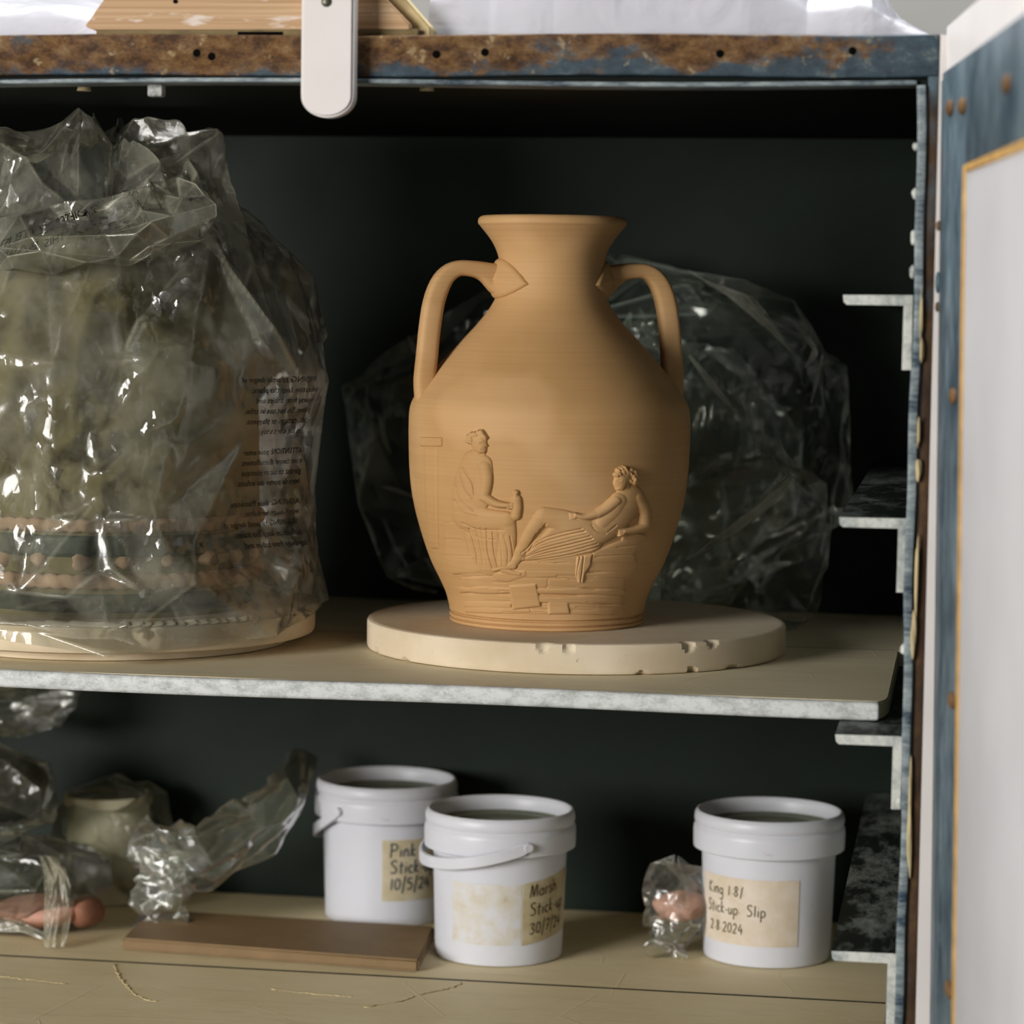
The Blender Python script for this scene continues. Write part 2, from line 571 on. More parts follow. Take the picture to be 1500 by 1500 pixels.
MV = m_vase()
MPL = m_plaster()
MB1 = m_board('slip_coated_board', (220, 207, 172), (233, 222, 190))
MB2 = m_board('slip_coated_board_lower', (222, 205, 164), (235, 221, 184), 1.7)
MEDGE = m_scuffed('scuffed_pale_edge', (128, 133, 124), (212, 214, 212), .42, 95, (1.0, 1, 1.8), .5, .13)
MDARK = plain('dark_green_paint', (15, 29, 20), .55, .25, .35, 14, .2)
MCEIL = plain('black_green_paint', (14, 20, 16), .7, .12, .3, 14, .2)
MRUST = m_rust()
MPOST = m_post()
MLIP = m_scuffed('chipped_blue_lip', (44, 62, 76), (164, 174, 174), .51, 55, (.5, 1, 2), .5)
MSEAL = plain('cream_sealant', (196, 178, 136), .7, .2, .15, 60, .3)
MBRK = m_scuffed('dusty_bracket_top', (24, 32, 29), (176, 184, 178), .57, 20, (1.6, .5, 1), .5, .11)
MBRE = m_scuffed('dusty_bracket_end', (110, 122, 124), (214, 215, 206), .44, 45, (1, 1, 1), .6)
MDOORB = m_scuffed('blue_grey_door_paint', (46, 66, 78), (134, 152, 160), .57, 16, (1, 1, .45), .42, .15)
MDOORW = plain('white_door_panel', (192, 190, 191), .5, .3, .05, 12, .05)
MYEL = plain('yellowed_foam_edge', (188, 148, 86), .8, .2, .25, 90, .4)
MWHITE = plain('white_gloss_paint', (222, 216, 212), .4, .35, .04, 20, .08)
MWOOD = m_wood()
MWOODD = plain('grey_batten_wood', (120, 104, 72), .8, .2, .3, 60, .3)
MSHEET = m_sheet()
MBUCK = m_bucket()
MLID = plain('shaded_lid_plastic', (112, 118, 100), .35, .4, .12, 30, .05)  # white lid plastic greyed, the cabinet's shade put into its colour
MTAPE = m_label('cream_tape_label', (206, 196, 172), (184, 168, 128))
MTAPE2 = m_label('stained_tape_label', (198, 188, 160), (172, 154, 106))
MTAPE3 = m_label('clean_tape_label', (220, 208, 194), (204, 188, 162))
MRES = m_residue()
MINK = plain('blue_black_ink', (58, 74, 86), .6, .2, .1)
MINK2 = plain('dark_brown_ink', (66, 54, 30), .6, .2, .1)
MINK3 = plain('faded_brown_ink', (92, 84, 50), .6, .2, .1)
MSLAB = plain('wet_brown_clay', (132, 108, 76), .6, .25, .10, 50, .15)
MPOT = plain('grey_green_clay', (108, 100, 68), .7, .2, .10, 18, .2)
MPOTD = plain('dark_glazed_band', (52, 62, 50), .5, .3, .2, 30, .2)
MROPE = plain('pinkish_clay_rope', (164, 138, 112), .8, .15, .15, 80, .3)
MPINK = plain('pink_clay', (204, 156, 140), .6, .25, .14, 40, .4)
MSTEEL = plain('screw_steel', (96, 92, 80), .4, .5, .2, 80, .2, .6)
MBOLT = plain('rusty_bolt', (112, 84, 54), .7, .3, .3, 90, .4)
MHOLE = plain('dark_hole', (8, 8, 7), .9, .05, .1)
MWALL = plain('grey_room_wall', (176, 174, 168), .9, .1, .04, 4, .05)
MFLOOR = plain('grey_room_floor', (52, 50, 45), .8, .2, .1, 6, .1)
MPRINT = plain('black_bag_print', (10, 12, 10), .5, .2, .1)
MF1 = m_film('clear_bag_film', .20, .14, (214, 210, 186), 1.0, 1.15, 1.1, .5, .35, (.42, .56))
MF2 = m_film('rear_bag_film', .030, .08, (190, 208, 190), .8, .9, 1.2, .40, .22, (.46, .58))
MF3 = m_film('wrap_film', .07, .12, (200, 205, 185), 1.2, .9, 1.1, .4, .35)

MF4 = m_film('pouch_film', .05, .09, (196, 208, 188), 1.0, .8, 1.2, .5, .25, (.46, .58))

# ------------------------------------------------------------------ room
o = box('floor', -6, 4, -4, 4.2, -.05, 0, MFLOOR); o['kind'] = 'structure'
o = box('wall_back', -6, 4, 3.4, 3.5, 0, 3.0, MWALL); o['kind'] = 'structure'

# ------------------------------------------------------------------ cabinet
cab = thing('metal_cabinet', 'old rust-edged blue steel drying cabinet standing open with its shelves in view', 'cabinet', (-.5, 1.8, 0))
CO = Vector((-.5, 1.8, 0))


def cpart(o, parent=cab):
    o.parent = parent
    if parent is cab:
        o.location = o.location - CO
    return o


def cbox(name, *a, **k):
    # geometry is in world coordinates; object offset undoes the parent's location
    o = box(name, *a, **k)
    return cpart(o)


XW = -.0325                     # inside face of the right-hand side wall
YB = 2.043
cbox('back_wall', -1.08, XW, YB, YB + .02, .35, Z0 + .119, MDARK)
cbox('side_wall', XW, XW + .004, 1.522, YB + .02, .30, Z0 + .119, MDARK)
cbox('side_wall', -1.084, -1.08, 1.522, YB + .02, .30, Z0 + .119, MDARK)
cbox('top_panel', -1.084, -.0222, 1.524, YB + .02, Z0 + .1185, Z0 + .1425, MCEIL)
cbox('bottom_panel', -1.084, -.0222, 1.53, YB + .02, .28, .30, MDARK)
bm = bmesh.new()
add_box(bm, -1.09, -.0217, 1.5185, 1.524, Z0 + .1212, Z0 + .1437, .0012)
bmesh.ops.subdivide_edges(bm, edges=[e for e in bm.edges if abs(e.verts[0].co.x - e.verts[1].co.x) > .5], cuts=60)
random.seed(3)
for v in bm.verts:
    if v.co.x < -.03 and v.co.x > -1.08:
        v.co.z += .0006 * math.sin(v.co.x * 23) + random.uniform(-.0002, .0002)
beam = cpart(bm_obj('top_beam', bm, MRUST, angle=50))
# drilled holes: short dark sleeves in the face of the beam
for hx, hz in ((-.2941, .1329), (-.2672, .1340), (-.1387, .1332), (-.0679, .1347), (-.4296, .1337), (-.4210, .1318)):
    bm = bmesh.new()
    bmesh.ops.create_cone(bm, segments=20, radius1=.0022, radius2=.0022, depth=.002, cap_ends=True,
                          matrix=Matrix.Translation((hx, 1.5193, Z0 + hz)) @ Matrix.Rotation(PI / 2, 4, 'X'))
    h = bm_obj('bolt_hole', bm, MHOLE); h.parent = beam
bm = bmesh.new()
add_box(bm, -1.08, XW - .001, 1.5178, 1.545, Z0 + .1163, Z0 + .1187, .0006)
bmesh.ops.subdivide_edges(bm, edges=[e for e in bm.edges if abs(e.verts[0].co.x - e.verts[1].co.x) > .5], cuts=80)
for v in bm.verts:
    v.co.z += .0011 * math.sin(v.co.x * 13 + .6) * (1 if v.co.x < -.05 else .2) + .0004
cpart(bm_obj('beam_lip', bm, MLIP, angle=50))
# right-hand corner post and the folded inner edge of the side sheet
bm = bmesh.new()
add_box(bm, -.0276, -.0218, 1.519, 1.56, .0, Z0 + .1215, .0008)
bmesh.ops.subdivide_edges(bm, edges=[e for e in bm.edges if abs(e.verts[0].co.z - e.verts[1].co.z) > .5], cuts=80)
post = cpart(bm_obj('corner_post', bm, MPOST, angle=50))
bm = bmesh.new()
add_box(bm, XW - .0004, -.0282, 1.5165, 1.524, .3, Z0 + .1165, .0006)
bmesh.ops.subdivide_edges(bm, edges=[e for e in bm.edges if abs(e.verts[0].co.z - e.verts[1].co.z) > .5], cuts=140)
for v in bm.verts:
    v.co.x += .0007 * math.sin(v.co.z * 21) + .0004 * math.sin(v.co.z * 67)
cpart(bm_obj('sheet_edge', bm, MLIP, angle=50))
cbox('corner_post', -1.09, -1.082, 1.519, 1.56, 0, Z0 + .1215, MPOST, bev=.0008)


def blob(name, c, r, mat, parent=None, seed=0, amp=.25, sub=3):
    bm = bmesh.new()
    bmesh.ops.create_icosphere(bm, subdivisions=sub, radius=1)
    rng = random.Random(seed)
    ks = [(Vector((rng.gauss(0, 1), rng.gauss(0, 1), rng.gauss(0, 1))) * 2.0, rng.random() * 6) for _ in range(6)]
    for v in bm.verts:
        s = 1 + amp * sum(math.sin(k.dot(v.co) + p) for k, p in ks) / 6
        v.co = Vector((c[0] + v.co.x * r[0] * s, c[1] + v.co.y * r[1] * s, c[2] + v.co.z * r[2] * s))
    return bm_obj(name, bm, mat, parent, smooth=True)


# cream sealant squeezed out of the sheet joint, dried drops on the inner edge
for k, (z, hh) in enumerate(((-.006, .022), (-.024, .010), (-.150, .026), (-.178, .014), (-.262, .020), (-.285, .026), (-.068, .012), (-.088, .006))):
    cpart(blob('sealant_bead', (-.0280 + .0004 * (k % 3), 1.5168, Z0 + z), (.0008 + .0005 * (k % 2), .0012, hh * .8), MSEAL, None, k, .9))
for k, (z, r_) in enumerate(((.059, .0028), (.036, .0036), (.018, .0036), (.084, .0022), (-.186, .003), (-.27, .0035), (-.403, .004))):
    cpart(blob('paint_drip', (XW - .0006, 1.5195, Z0 + z), (.0017, .002, r_), MBRE, None, 20 + k, .35))
# shelf brackets: lengths of angle screwed to the side wall
for k, z in enumerate((.0048, -.1158, -.2349, -.3551, -.466)):
    bm = bmesh.new()
    th = .0053
    x0, x1 = -.0703 + .0006 * k, XW - .0004
    prof = [(x0, 0), (x0 + .0005, -.0038), (x0 + .002, -th), (x1 - .0048, -th), (x1 - .005, -.040), (x1, -.040), (x1, .0003), (x0 + .004, 0)]
    vs0 = [bm.verts.new((x, 1.5262, Z0 + z + y)) for x, y in prof]
    f = bm.faces.new(vs0)
    r_ = bmesh.ops.extrude_face_region(bm, geom=[f])
    for v in r_['geom']:
        if isinstance(v, bmesh.types.BMVert):
            v.co.y = YB - .01
    me_o = bm_obj('shelf_bracket', bm, MBRK, angle=30)
    me_o.data.materials.append(MBRE)
    for p in me_o.data.polygons:
        if abs(p.normal.y) > .8 or p.normal.x < -.7:
            p.material_index = 1
    cpart(me_o)
# small pale washers and a clip hanging under the beam lip
for x, y, z in ((-.508, 1.56, .1160), (-.3805, 1.60, .1135), (-.3075, 1.56, .1165), (-.1065, 1.55, .1175)):
    bm = bmesh.new()
    bmesh.ops.create_cone(bm, segments=24, radius1=.0042, radius2=.0036, depth=.0024, cap_ends=True, matrix=Matrix.Translation((x, y, Z0 + z + .001)))
    cpart(bm_obj('screw_head', bm, MSEAL, angle=40))
bm = bmesh.new(); add_box(bm, -.4615, -.4528, 1.53, 1.538, Z0 + .1105, Z0 + .1175, .0012)
cpart(bm_obj('metal_clip', bm, m_scuffed('chipped_clip', (52, 58, 58), (206, 206, 200), .5, 90), angle=40))

# the open door: hinge at the post, swings towards the viewer
door = bpy.data.objects.new('door', None); COL.objects.link(door)
door.parent = cab
door.location = Vector((-.0198, 1.5150, Z0 + .135)) - CO
A7 = math.radians(7.0)
# local x = along the door away from the hinge, y = door normal (out of the cabinet side), z = up
ux = Vector((math.sin(A7), -math.cos(A7), 0)); un = Vector((math.cos(A7), math.sin(A7), 0))
Md = Matrix((ux, un, Vector((0, 0, 1)))).transposed()
lean = Matrix.Rotation(math.radians(-.72), 3, 'Y')
door.rotation_euler = (lean @ Md).to_euler()


def dbox(name, x0, x1, y0, y1, z0, z1, mat, bev=.0006):
    # z here is camera-relative height
    o = box(name, x0, x1, y0, y1, z0 - .135, z1 - .135, mat, None, bev)
    o.parent = door
    return o


DB = -1.05
dbox('door_core', .001, .55, .0015, .022, DB, .147, MWHITE)
dbox('frame_stile', .003, .105, -.0006, .003, DB, .1225, MDOORB)
dbox('frame_stile', .42, .55, -.0006, .003, DB, .1225, MDOORB)
dbox('frame_rail', .105, .42, -.0006, .003, .0695, .1225, MDOORB)
dbox('frame_stile', .003, .045, -.0012, .003, DB, .1185, MDOORB)
dbox('inner_panel', .115, .42, -.0010, .0025, DB, .0655, MDOORW)
dbox('foam_edge', .1065, .1165, -.0018, .003, DB, .0690, MYEL, .0012)
dbox('foam_edge', .1195, .42, -.0018, .003, .0645, .0692, MYEL, .0012)
cbox('hinge_strip', -.0216, -.0130, 1.5172, 1.5200, .2, Z0 + .1430, MWHITE)
for x, z in ((.045, .1013), (.098, .0985), (.262, .0965), (.076, -.046), (.089, -.2), (.092, -.348)):
    bm = bmesh.new()
    bmesh.ops.create_icosphere(bm, subdivisions=2, radius=1, matrix=Matrix.Translation((x, -.0012, z - .135)) @ Matrix.Diagonal((.011, .0022, .0045, 1)))
    bm_obj('rivet', bm, MBOLT, door, smooth=True)
for z in (.042, .012, -.001):
    bm = bmesh.new()
    bmesh.ops.create_icosphere(bm, subdivisions=2, radius=1, matrix=Matrix.Translation((.0015, -.0016, z - .135)) @ Matrix.Diagonal((.003, .0014, .0028 if z != .012 else .006, 1)))
    bm_obj('hinge_screw', bm, MBOLT if z != .012 else MDOORB, door, smooth=True)

# ------------------------------------------------------------------ shelf boards
ZS = Z0 - .2235            # top of the middle shelf
ZB = Z0 - .452             # top of the lower shelf


def board(name, label, x0, x1, y0, y1, ztop, th, mat, edge=None, corner=.0, group=None):
    t = thing(name, label, 'shelf', ((x0 + x1) / 2, (y0 + y1) / 2, ztop - th), 0, group)
    bm = bmesh.new()
    yf = y0 + (.004 if edge else 0)
    pts = [(x0, yf), (x1 - corner, yf)]
    if corner:
        for a in np.linspace(0, PI / 2, 10):
            pts.append((x1 - corner * .55 * (1 - math.sin(a)), yf + corner * 2.2 * (1 - math.cos(a))))
    pts += [(x1, y1), (x0, y1)]
    f = bm.faces.new([bm.verts.new((x, y, ztop - th)) for x, y in pts])
    r_ = bmesh.ops.extrude_face_region(bm, geom=[f])
    for v in r_['geom']:
        if isinstance(v, bmesh.types.BMVert):
            v.co.z = ztop
    bmesh.ops.recalc_face_normals(bm, faces=bm.faces)
    bmesh.ops.bevel(bm, geom=[e for e in bm.edges if abs(e.verts[0].co.z - e.verts[1].co.z) < 1e-6], offset=.0012, segments=2, affect='EDGES')
    o = bm_obj('board', bm, mat, None, angle=35)
    c = Vector(t.location)
    o.parent = t; o.location = -c
    if edge:
        bm = bmesh.new()
        add_box(bm, x0, x1 - corner * .4, y0, yf + .003, ztop - th - .0003, ztop + .0002, .0022, 3)
        bmesh.ops.subdivide_edges(bm, edges=[e for e in bm.edges if abs(e.verts[0].co.x - e.verts[1].co.x) > .3], cuts=120)
        rr = random.Random(5)
        for v in bm.verts:
            v.co.y += rr.uniform(-.0002, .0002); v.co.z += .0005 * math.sin(v.co.x * 17)
        e = bm_obj('edge_strip', bm, edge, None, angle=50)
        e['label'] = 'scuffed bare pale metal front edge'
        e.parent = t; e.location = -c
    return t


board('shelf_board', 'front board of the middle shelf, pale scuffed front edge, under the two plaster discs', -1.06, -.0420, 1.575, 1.8195, ZS, .0100, MB1, MEDGE, .012)
board('shelf_board', 'rear board of the middle shelf, half hidden behind the plaster discs', -1.06, -.0362, 1.8215, 2.032, ZS - .0006, .0100, MB1)
board('shelf_board', 'rear board of the lower shelf, carrying the three white buckets', -1.06, -.041, 1.8015, 2.034, ZB, .0110, MB2, None, .010)
board('shelf_board', 'empty front board of the lower shelf, with cracked dried slip along it', -1.06, -.043, 1.560, 1.7985, ZB + .0010, .0116, MB2)

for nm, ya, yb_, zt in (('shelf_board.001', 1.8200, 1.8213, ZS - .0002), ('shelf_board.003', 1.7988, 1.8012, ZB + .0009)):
    q = box('dark_gap_strip', -1.06, -.045, ya, yb_, zt - .004, zt, MHOLE)  # dark strip filling the gap between boards, standing in for its shade
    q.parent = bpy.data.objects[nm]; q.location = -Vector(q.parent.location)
fb = bpy.data.objects['shelf_board.003']
for k, pts in enumerate(([(-.560, 1.790), (-.548, 1.760), (-.534, 1.735), (-.520, 1.712), (-.505, 1.700)], [(-.322, 1.790), (-.330, 1.772), (-.345, 1.752), (-.352, 1.735), (-.372, 1.715)], [(-.63, 1.745), (-.60, 1.738), (-.575, 1.733)], [(-.44, 1.748), (-.41, 1.742), (-.385, 1.741)])):
    P = spline(pts, 40)
    rk = random.Random(k)
    P = [(x + rk.uniform(-.0012, .0012), y + rk.uniform(-.0012, .0012), ZB + .0010) for x, y in P]
    c_ = tube('slip_crack', P, [.0003 + .0008 * rk.random() for _ in P], MSEAL, None, 6, (1, .6))
    c_.parent = fb; c_.location = -Vector(fb.location)

# ------------------------------------------------------------------ on top: batten, latch, sheets
wb = thing('wooden_batten', 'pine batten with slanted ends lying on the rusty top beam', 'batten', (-.40, 1.534, Z0 + .1437))
WL = Vector((-.40, 1.534, Z0 + .1437))


def prism_xz(pts, y0, y1, bev=.0006):
    bm = bmesh.new()
    f = bm.faces.new([bm.verts.new((x, y0, z)) for x, z in pts])
    r_ = bmesh.ops.extrude_face_region(bm, geom=[f])
    for v in r_['geom']:
        if isinstance(v, bmesh.types.BMVert):
            v.co.y = y1
    bmesh.ops.recalc_face_normals(bm, faces=bm.faces)
    if bev:
        bmesh.ops.bevel(bm, geom=list(bm.edges), offset=bev, segments=2, affect='EDGES')
    return bm


b = bm_obj('batten_body', prism_xz([(-.4925, Z0 + .1474), (-.4965, Z0 + .1492), (-.4855, Z0 + .1640), (-.474, Z0 + .185), (-.345, Z0 + .185), (-.3245, Z0 + .1640), (-.3105, Z0 + .1500), (-.3105, Z0 + .1474)], 1.5255, 1.5435), MWOOD, None, angle=40)
b.parent = wb; b.location = -WL
b = box('packing_strip', -.4905, -.3065, 1.5275, 1.5425, Z0 + .1437, Z0 + .1476, MWOODD, None, .0005); b.parent = wb; b.location = -WL
b = box('slot', -.4085, -.3830, 1.5268, 1.53, Z0 + .1443, Z0 + .1462, MHOLE); b.parent = wb; b.location = -WL
b = bm_obj('end_block', prism_xz([(-.3105, Z0 + .1437), (-.3005, Z0 + .1437), (-.3005, Z0 + .1490), (-.316, Z0 + .166), (-.333, Z0 + .185), (-.345, Z0 + .185), (-.3105, Z0 + .150)], 1.533, 1.550), plain('pale_end_grain', (196, 176, 132), .8, .2, .15, 90, .3), None, angle=40)
b.parent = wb; b.location = -WL
for x, z, r_ in ((-.4440, .1628, .0012),):
    bm = bmesh.new()
    bmesh.ops.create_cone(bm, segments=16, radius1=r_, radius2=r_, depth=.001, cap_ends=True, matrix=Matrix.Translation((x, 1.5252, Z0 + z)) @ Matrix.Rotation(PI / 2, 4, 'X'))
    q = bm_obj('nail_hole', bm, MHOLE); q.parent = wb; q.location = -WL

la = thing('turn_latch', 'white painted wooden turn latch with a rounded end hanging over the beam', 'latch', (-.3523, 1.513, Z0 + .16))
LL = Vector((-.3523, 1.513, Z0 + .16))
xl, xr, zb_ = -.3670, -.3376, Z0 + .0975
rr_ = (xr - xl) / 2
pts = [(xl + rr_ + rr_ * math.cos(a), zb_ + rr_ * .80 + rr_ * .80 * math.sin(a)) for a in np.linspace(PI, 2 * PI, 24)]
pts = [(xl, Z0 + .195)] + pts + [(xr, Z0 + .195)]
b = bm_obj('latch_body', prism_xz(pts, 1.5050, 1.5165, .0014), MWHITE, None, angle=40); b.parent = la; b.location = -LL
bm = bmesh.new()
bmesh.ops.create_icosphere(bm, subdivisions=2, radius=1, matrix=Matrix.Translation((-.3528, 1.5048, Z0 + .1602)) @ Matrix.Diagonal((.0030, .0012, .0030, 1)))
b = bm_obj('screw', bm, MSTEEL, None, smooth=True); b.parent = la; b.location = -LL


def crumpled_sheet(name, label, xs, prof, y0, y1, seed, amp):
    """a mound of sheet: prof = heights along xs at the crest, falling to the cabinet top front and back"""
    nu, nv = 260, 120
    u = np.linspace(0, 1, nu)[:, None] + np.zeros((1, nv)); v = np.zeros((nu, 1)) + np.linspace(0, 1, nv)[None]
    X = xs[0] + (xs[-1] - xs[0]) * u
    H = np.interp(X, xs, prof)
    env = np.minimum(1, np.sin(np.clip(v, 0, 1) * PI) ** .35 * 1.0)
    F = .6 * facets(nu, nv, 40, seed, False, 2.5) + .3 * facets(nu, nv, 170, seed + 1, False, 2.5) + .12 * facets(nu, nv, 900, seed + 2, False, 2.5)
    Z = Z0 + .1442 + np.maximum(0, H * env + amp * F * np.minimum(1, env * 1.2) * np.minimum(1, H / .02))
    Y = y0 + (y1 - y0) * v + .012 * facets(nu, nv, 60, seed + 3, False, 2.5) * env
    o = new_mesh(name, np.stack([X, Y, Z], -1).reshape(-1, 3), grid_faces(nu, nv, False), MSHEET)
    return tag(o, label, 'plastic sheet')


crumpled_sheet('plastic_sheet', 'crumpled white polythene heaped on the cabinet top right of the batten', [-.305, -.22, -.15, -.085, -.060, -.046, -.034, -.024], [.075, .085, .080, .060, .042, .020, .013, .006], 1.548, 1.98, 11, .020)
crumpled_sheet('plastic_sheet', 'folded white polythene on the cabinet top left of the batten', [-1.0, -.8, -.62, -.51, -.47, -.44], [.05, .06, .046, .040, .030, .024], 1.552, 1.95, 31, .003)

# ------------------------------------------------------------------ plaster bats
def bat_prof(R, h, bev=.002):
    p = [(R - bev, 0), (R - bev * .3, bev * .3), (R, bev)]
    p += [(R, z) for z in np.linspace(bev, h - bev, 14)[1:]]
    p += [(R - bev * .3, h - bev * .3), (R - bev, h)]
    p += [(R * k, h) for k in (.97, .94, .85, .7, .5, .3, .12, .02)]
    return p


def chips(spots):
    def f(T, r, z):
        d = np.zeros_like(r)
        for (th, zz, wt, wz, dep) in spots:
            g = np.maximum(0, 1 - ((T - th + PI) % (2 * PI) - PI) ** 2 / wt ** 2 - (z - zz) ** 2 / wz ** 2)
            d = np.maximum(d, dep * np.sqrt(g))
        return r - d * (r > .1), z
    return f


BX, BY = -.2479, 1.7757
aface = math.atan2(.2479, 1.7757)
bt = thing('plaster_bat', 'thick round plaster bat under the brown amphora, chipped along its rim', 'plaster disc', (BX, BY, ZS + .0002), aface)
lathe('disc', bat_prof(.1345, .0187), 420, MPL, bt, True, False,
      chips([(-.145, .0187, .028, .006, .0035), (-.03, .0187, .030, .006, .003), (.53, .0187, .03, .006, .004), (.665, .0187, .028, .0045, .004),
             (.55, .0, .025, .004, .004), (.3, 0, .02, .003, .003), (.8, 0, .05, .003, .003), (-1.2, 0, .03, .004, .004), (-.9, 0, .02, .003, .003)]), 35)
PX, PY = -.5486, 1.7404
aface2 = math.atan2(-PX, PY)
bt2 = thing('plaster_bat', 'two-step round plaster bat under the bagged pot at left', 'plaster disc', (PX, PY, ZS + .0002), aface2)
lathe('lower_disc', bat_prof(.116, .0062), 220, MPL, bt2, True, False, None, 35)
o = lathe('upper_disc', bat_prof(.133, .0170, .003), 260, MPL, bt2, True, False, None, 35); o.location.z = .0062

# ------------------------------------------------------------------ the amphora
vase = thing('amphora_vase', 'unfired red-brown clay amphora with two handles and a raised figure frieze', 'vase', (-.2644, 1.7570, ZS + .0190), math.atan2(.2644, 1.757))
K = .0004354
vp = [(911, 139), (909, 141.6), (906, 141.8), (904.4, 138.8), (902.6, 141.8), (898.8, 142.4), (896.4, 138.8), (893.6, 142.2), (889, 143), (870, 148), (850, 157), (825, 169.5), (800, 179), (775, 187), (750, 194), (720, 200), (690, 203.2), (660, 204.6), (630, 205.2), (606, 204.6), (594, 202.4), (585, 198.5), (575, 192),
      (562, 183), (545, 170), (520, 148), (500, 130), (480, 111), (465, 98.5), (452, 89), (438, 81.5), (425, 78.2), (410, 76.2), (395, 75.5), (383, 76.6), (370, 80.3), (358, 86), (347, 93.5), (338, 101), (333, 105)]
vp = np.array([(r_ * K, (911 - y) * .0004334) for y, r_ in vp])
body_prof = spline(vp, 330)
rim = [(105, 333), (107.2, 330.5), (108, 327), (107.2, 323), (104, 319.6), (99, 318.2), (94, 319.5), (88, 326), (80, 340), (72, 356), (68, 375), (67, 410), (70, 440), (80, 470), (60, 480), (20, 484), (1, 484)]
rim = spline(np.array([(r_ * K, (911 - y) * .0004334) for r_, y in rim]), 90)
prof = np.vstack([[(.02, 0), (.058, 0)], body_prof, rim[1:]])
lathe('body', prof, 256, MV, vase, True)
RZ = body_prof[np.argsort(body_prof[:, 1])]


def rad(z):
    return np.interp(z, RZ[:, 1], RZ[:, 0])


# relief: heights are drawn on the front elevation (units of the sketch), then carried by the curved wall
def sk(p):
    p = np.array(p, float)
    return np.stack([(p[..., 0] / 3.3333 + 580 - 801.5) * .4354, (911 - 600 - p[..., 1] / 3.3333) * .4334], -1)


class Relief:
    def __init__(s, x0, x1, y0, y1, step=.27):
        a = sk([(x0, y1), (x1, y0)])
        zlo, zhi = max(a[0][1] + 5, 5.0), a[1][1] + 13
        thl = math.asin(max(-1, a[0][0] / 88.5)) - .06; thh = math.asin(min(1, a[1][0] / 80)) + .12
        thl, thh = max(thl, -1.35), min(thh, 1.35)
        s.th = np.linspace(thl, thh, int((thh - thl) * 88 / step)); s.z = np.linspace(zlo, zhi, int((zhi - zlo) / step))
        T, Z = np.meshgrid(s.th, s.z, indexing='ij')
        R = rad(Z / 1000) * 1000
        s.T, s.Z, s.R = T, Z, R
        s.X = R * np.sin(T)
        s.Y = Z - (.117 - .00057 * Z) * R * np.cos(T)
        s.h = np.full(T.shape, -.5)

    def cap(s, a, b, ra, rb, h, sharp=.5, mode='max'):
        a = sk(a); b = sk(b); ra *= .1306; rb *= .1306
        d = b - a
        t = np.clip(((s.X - a[0]) * d[0] + (s.Y - a[1]) * d[1]) / (d @ d + 1e-9), 0, 1)
        D = np.hypot(s.X - a[0] - t * d[0], s.Y - a[1] - t * d[1]) / (ra + (rb - ra) * t)
        H = np.where(D < 1, h * np.maximum(0, 1 - D * D) ** sharp, -.5)
        if mode == 'max':
            s.h = np.maximum(s.h, H)
        else:
            s.h = np.where((D < 1) & (s.h > -.45), s.h + h * np.maximum(0, 1 - D * D) ** sharp, s.h)

    def path(s, pts, r0, r1, h, sharp=.5, mode='max', n=14):
        P = spline(pts, n)
        for k in range(n - 1):
            f0, f1 = k / (n - 1), (k + 1) / (n - 1)
            if mode == 'max':
                s.cap(P[k], P[k + 1], r0 + (r1 - r0) * f0, r0 + (r1 - r0) * f1, h, sharp)
        if mode != 'max':
            dm = np.full(s.X.shape, 1e9)
            for k in range(n - 1):
                a = sk(P[k]); b = sk(P[k + 1]); d = b - a
                t = np.clip(((s.X - a[0]) * d[0] + (s.Y - a[1]) * d[1]) / (d @ d + 1e-9), 0, 1)
                rr = (r0 + (r1 - r0) * (k + t) / (n - 1)) * .1306
                dm = np.minimum(dm, np.hypot(s.X - a[0] - t * d[0], s.Y - a[1] - t * d[1]) / rr)
            s.h = np.where((dm < 1) & (s.h > -.45), s.h + h * (1 - np.minimum(1, dm) ** 2), s.h)

    def groove(s, pts, w=4, dep=.5):
        s.path(pts, w, w * .6, -dep, .5, 'add', 10)

    def poly(s, pts, h, bev=8):
        P = sk(pts); n = len(P); bev *= .1306
        inside = np.zeros(s.X.shape, bool); dist = np.full(s.X.shape, 1e9)
        for k in range(n):
            a, b = P[k], P[(k + 1) % n]; d = b - a
            t = np.clip(((s.X - a[0]) * d[0] + (s.Y - a[1]) * d[1]) / (d @ d + 1e-9), 0, 1)
            dist = np.minimum(dist, np.hypot(s.X - a[0] - t * d[0], s.Y - a[1] - t * d[1]))
            c = ((a[1] > s.Y) != (b[1] > s.Y)) & (s.X < (b[0] - a[0]) * (s.Y - a[1]) / (b[1] - a[1] + 1e-12) + a[0])
            inside ^= c
        q = np.clip(dist / bev, 0, 1)
        s.h = np.maximum(s.h, np.where(inside, h * np.sqrt(1 - (1 - q) ** 2), -.5))

    def build(s, name, smooth=2):
        h = smooth_grid(np.where(s.h > 0, s.h * 1.28, s.h), smooth, False)
        R = s.R + h
        V = np.stack([R * np.sin(s.T), -R * np.cos(s.T), s.Z], -1) / 1000
        nu, nv = s.T.shape
        F = grid_faces(nu, nv, False)
        keep = (h.reshape(-1)[F] > -.42).any(1)
        F = F[keep]
        ids = np.unique(F); mp = -np.ones(nu * nv, int); mp[ids] = np.arange(len(ids))
        return new_mesh(name, V.reshape(-1, 3)[ids], mp[F], MV, vase)


# pillar with a plain block on top, at the left
r = Relief(120, 245, 120, 720)
r.poly([(146, 190), (216, 190), (222, 690), (160, 690)], .7, 16)
r.poly([(128, 142), (238, 142), (238, 188), (128, 188)], 1.0, 6)
r.groove([(140, 160), (190, 163)], 3, .3); r.groove([(150, 176), (225, 170)], 3, .3)
r.build('relief_pillar')

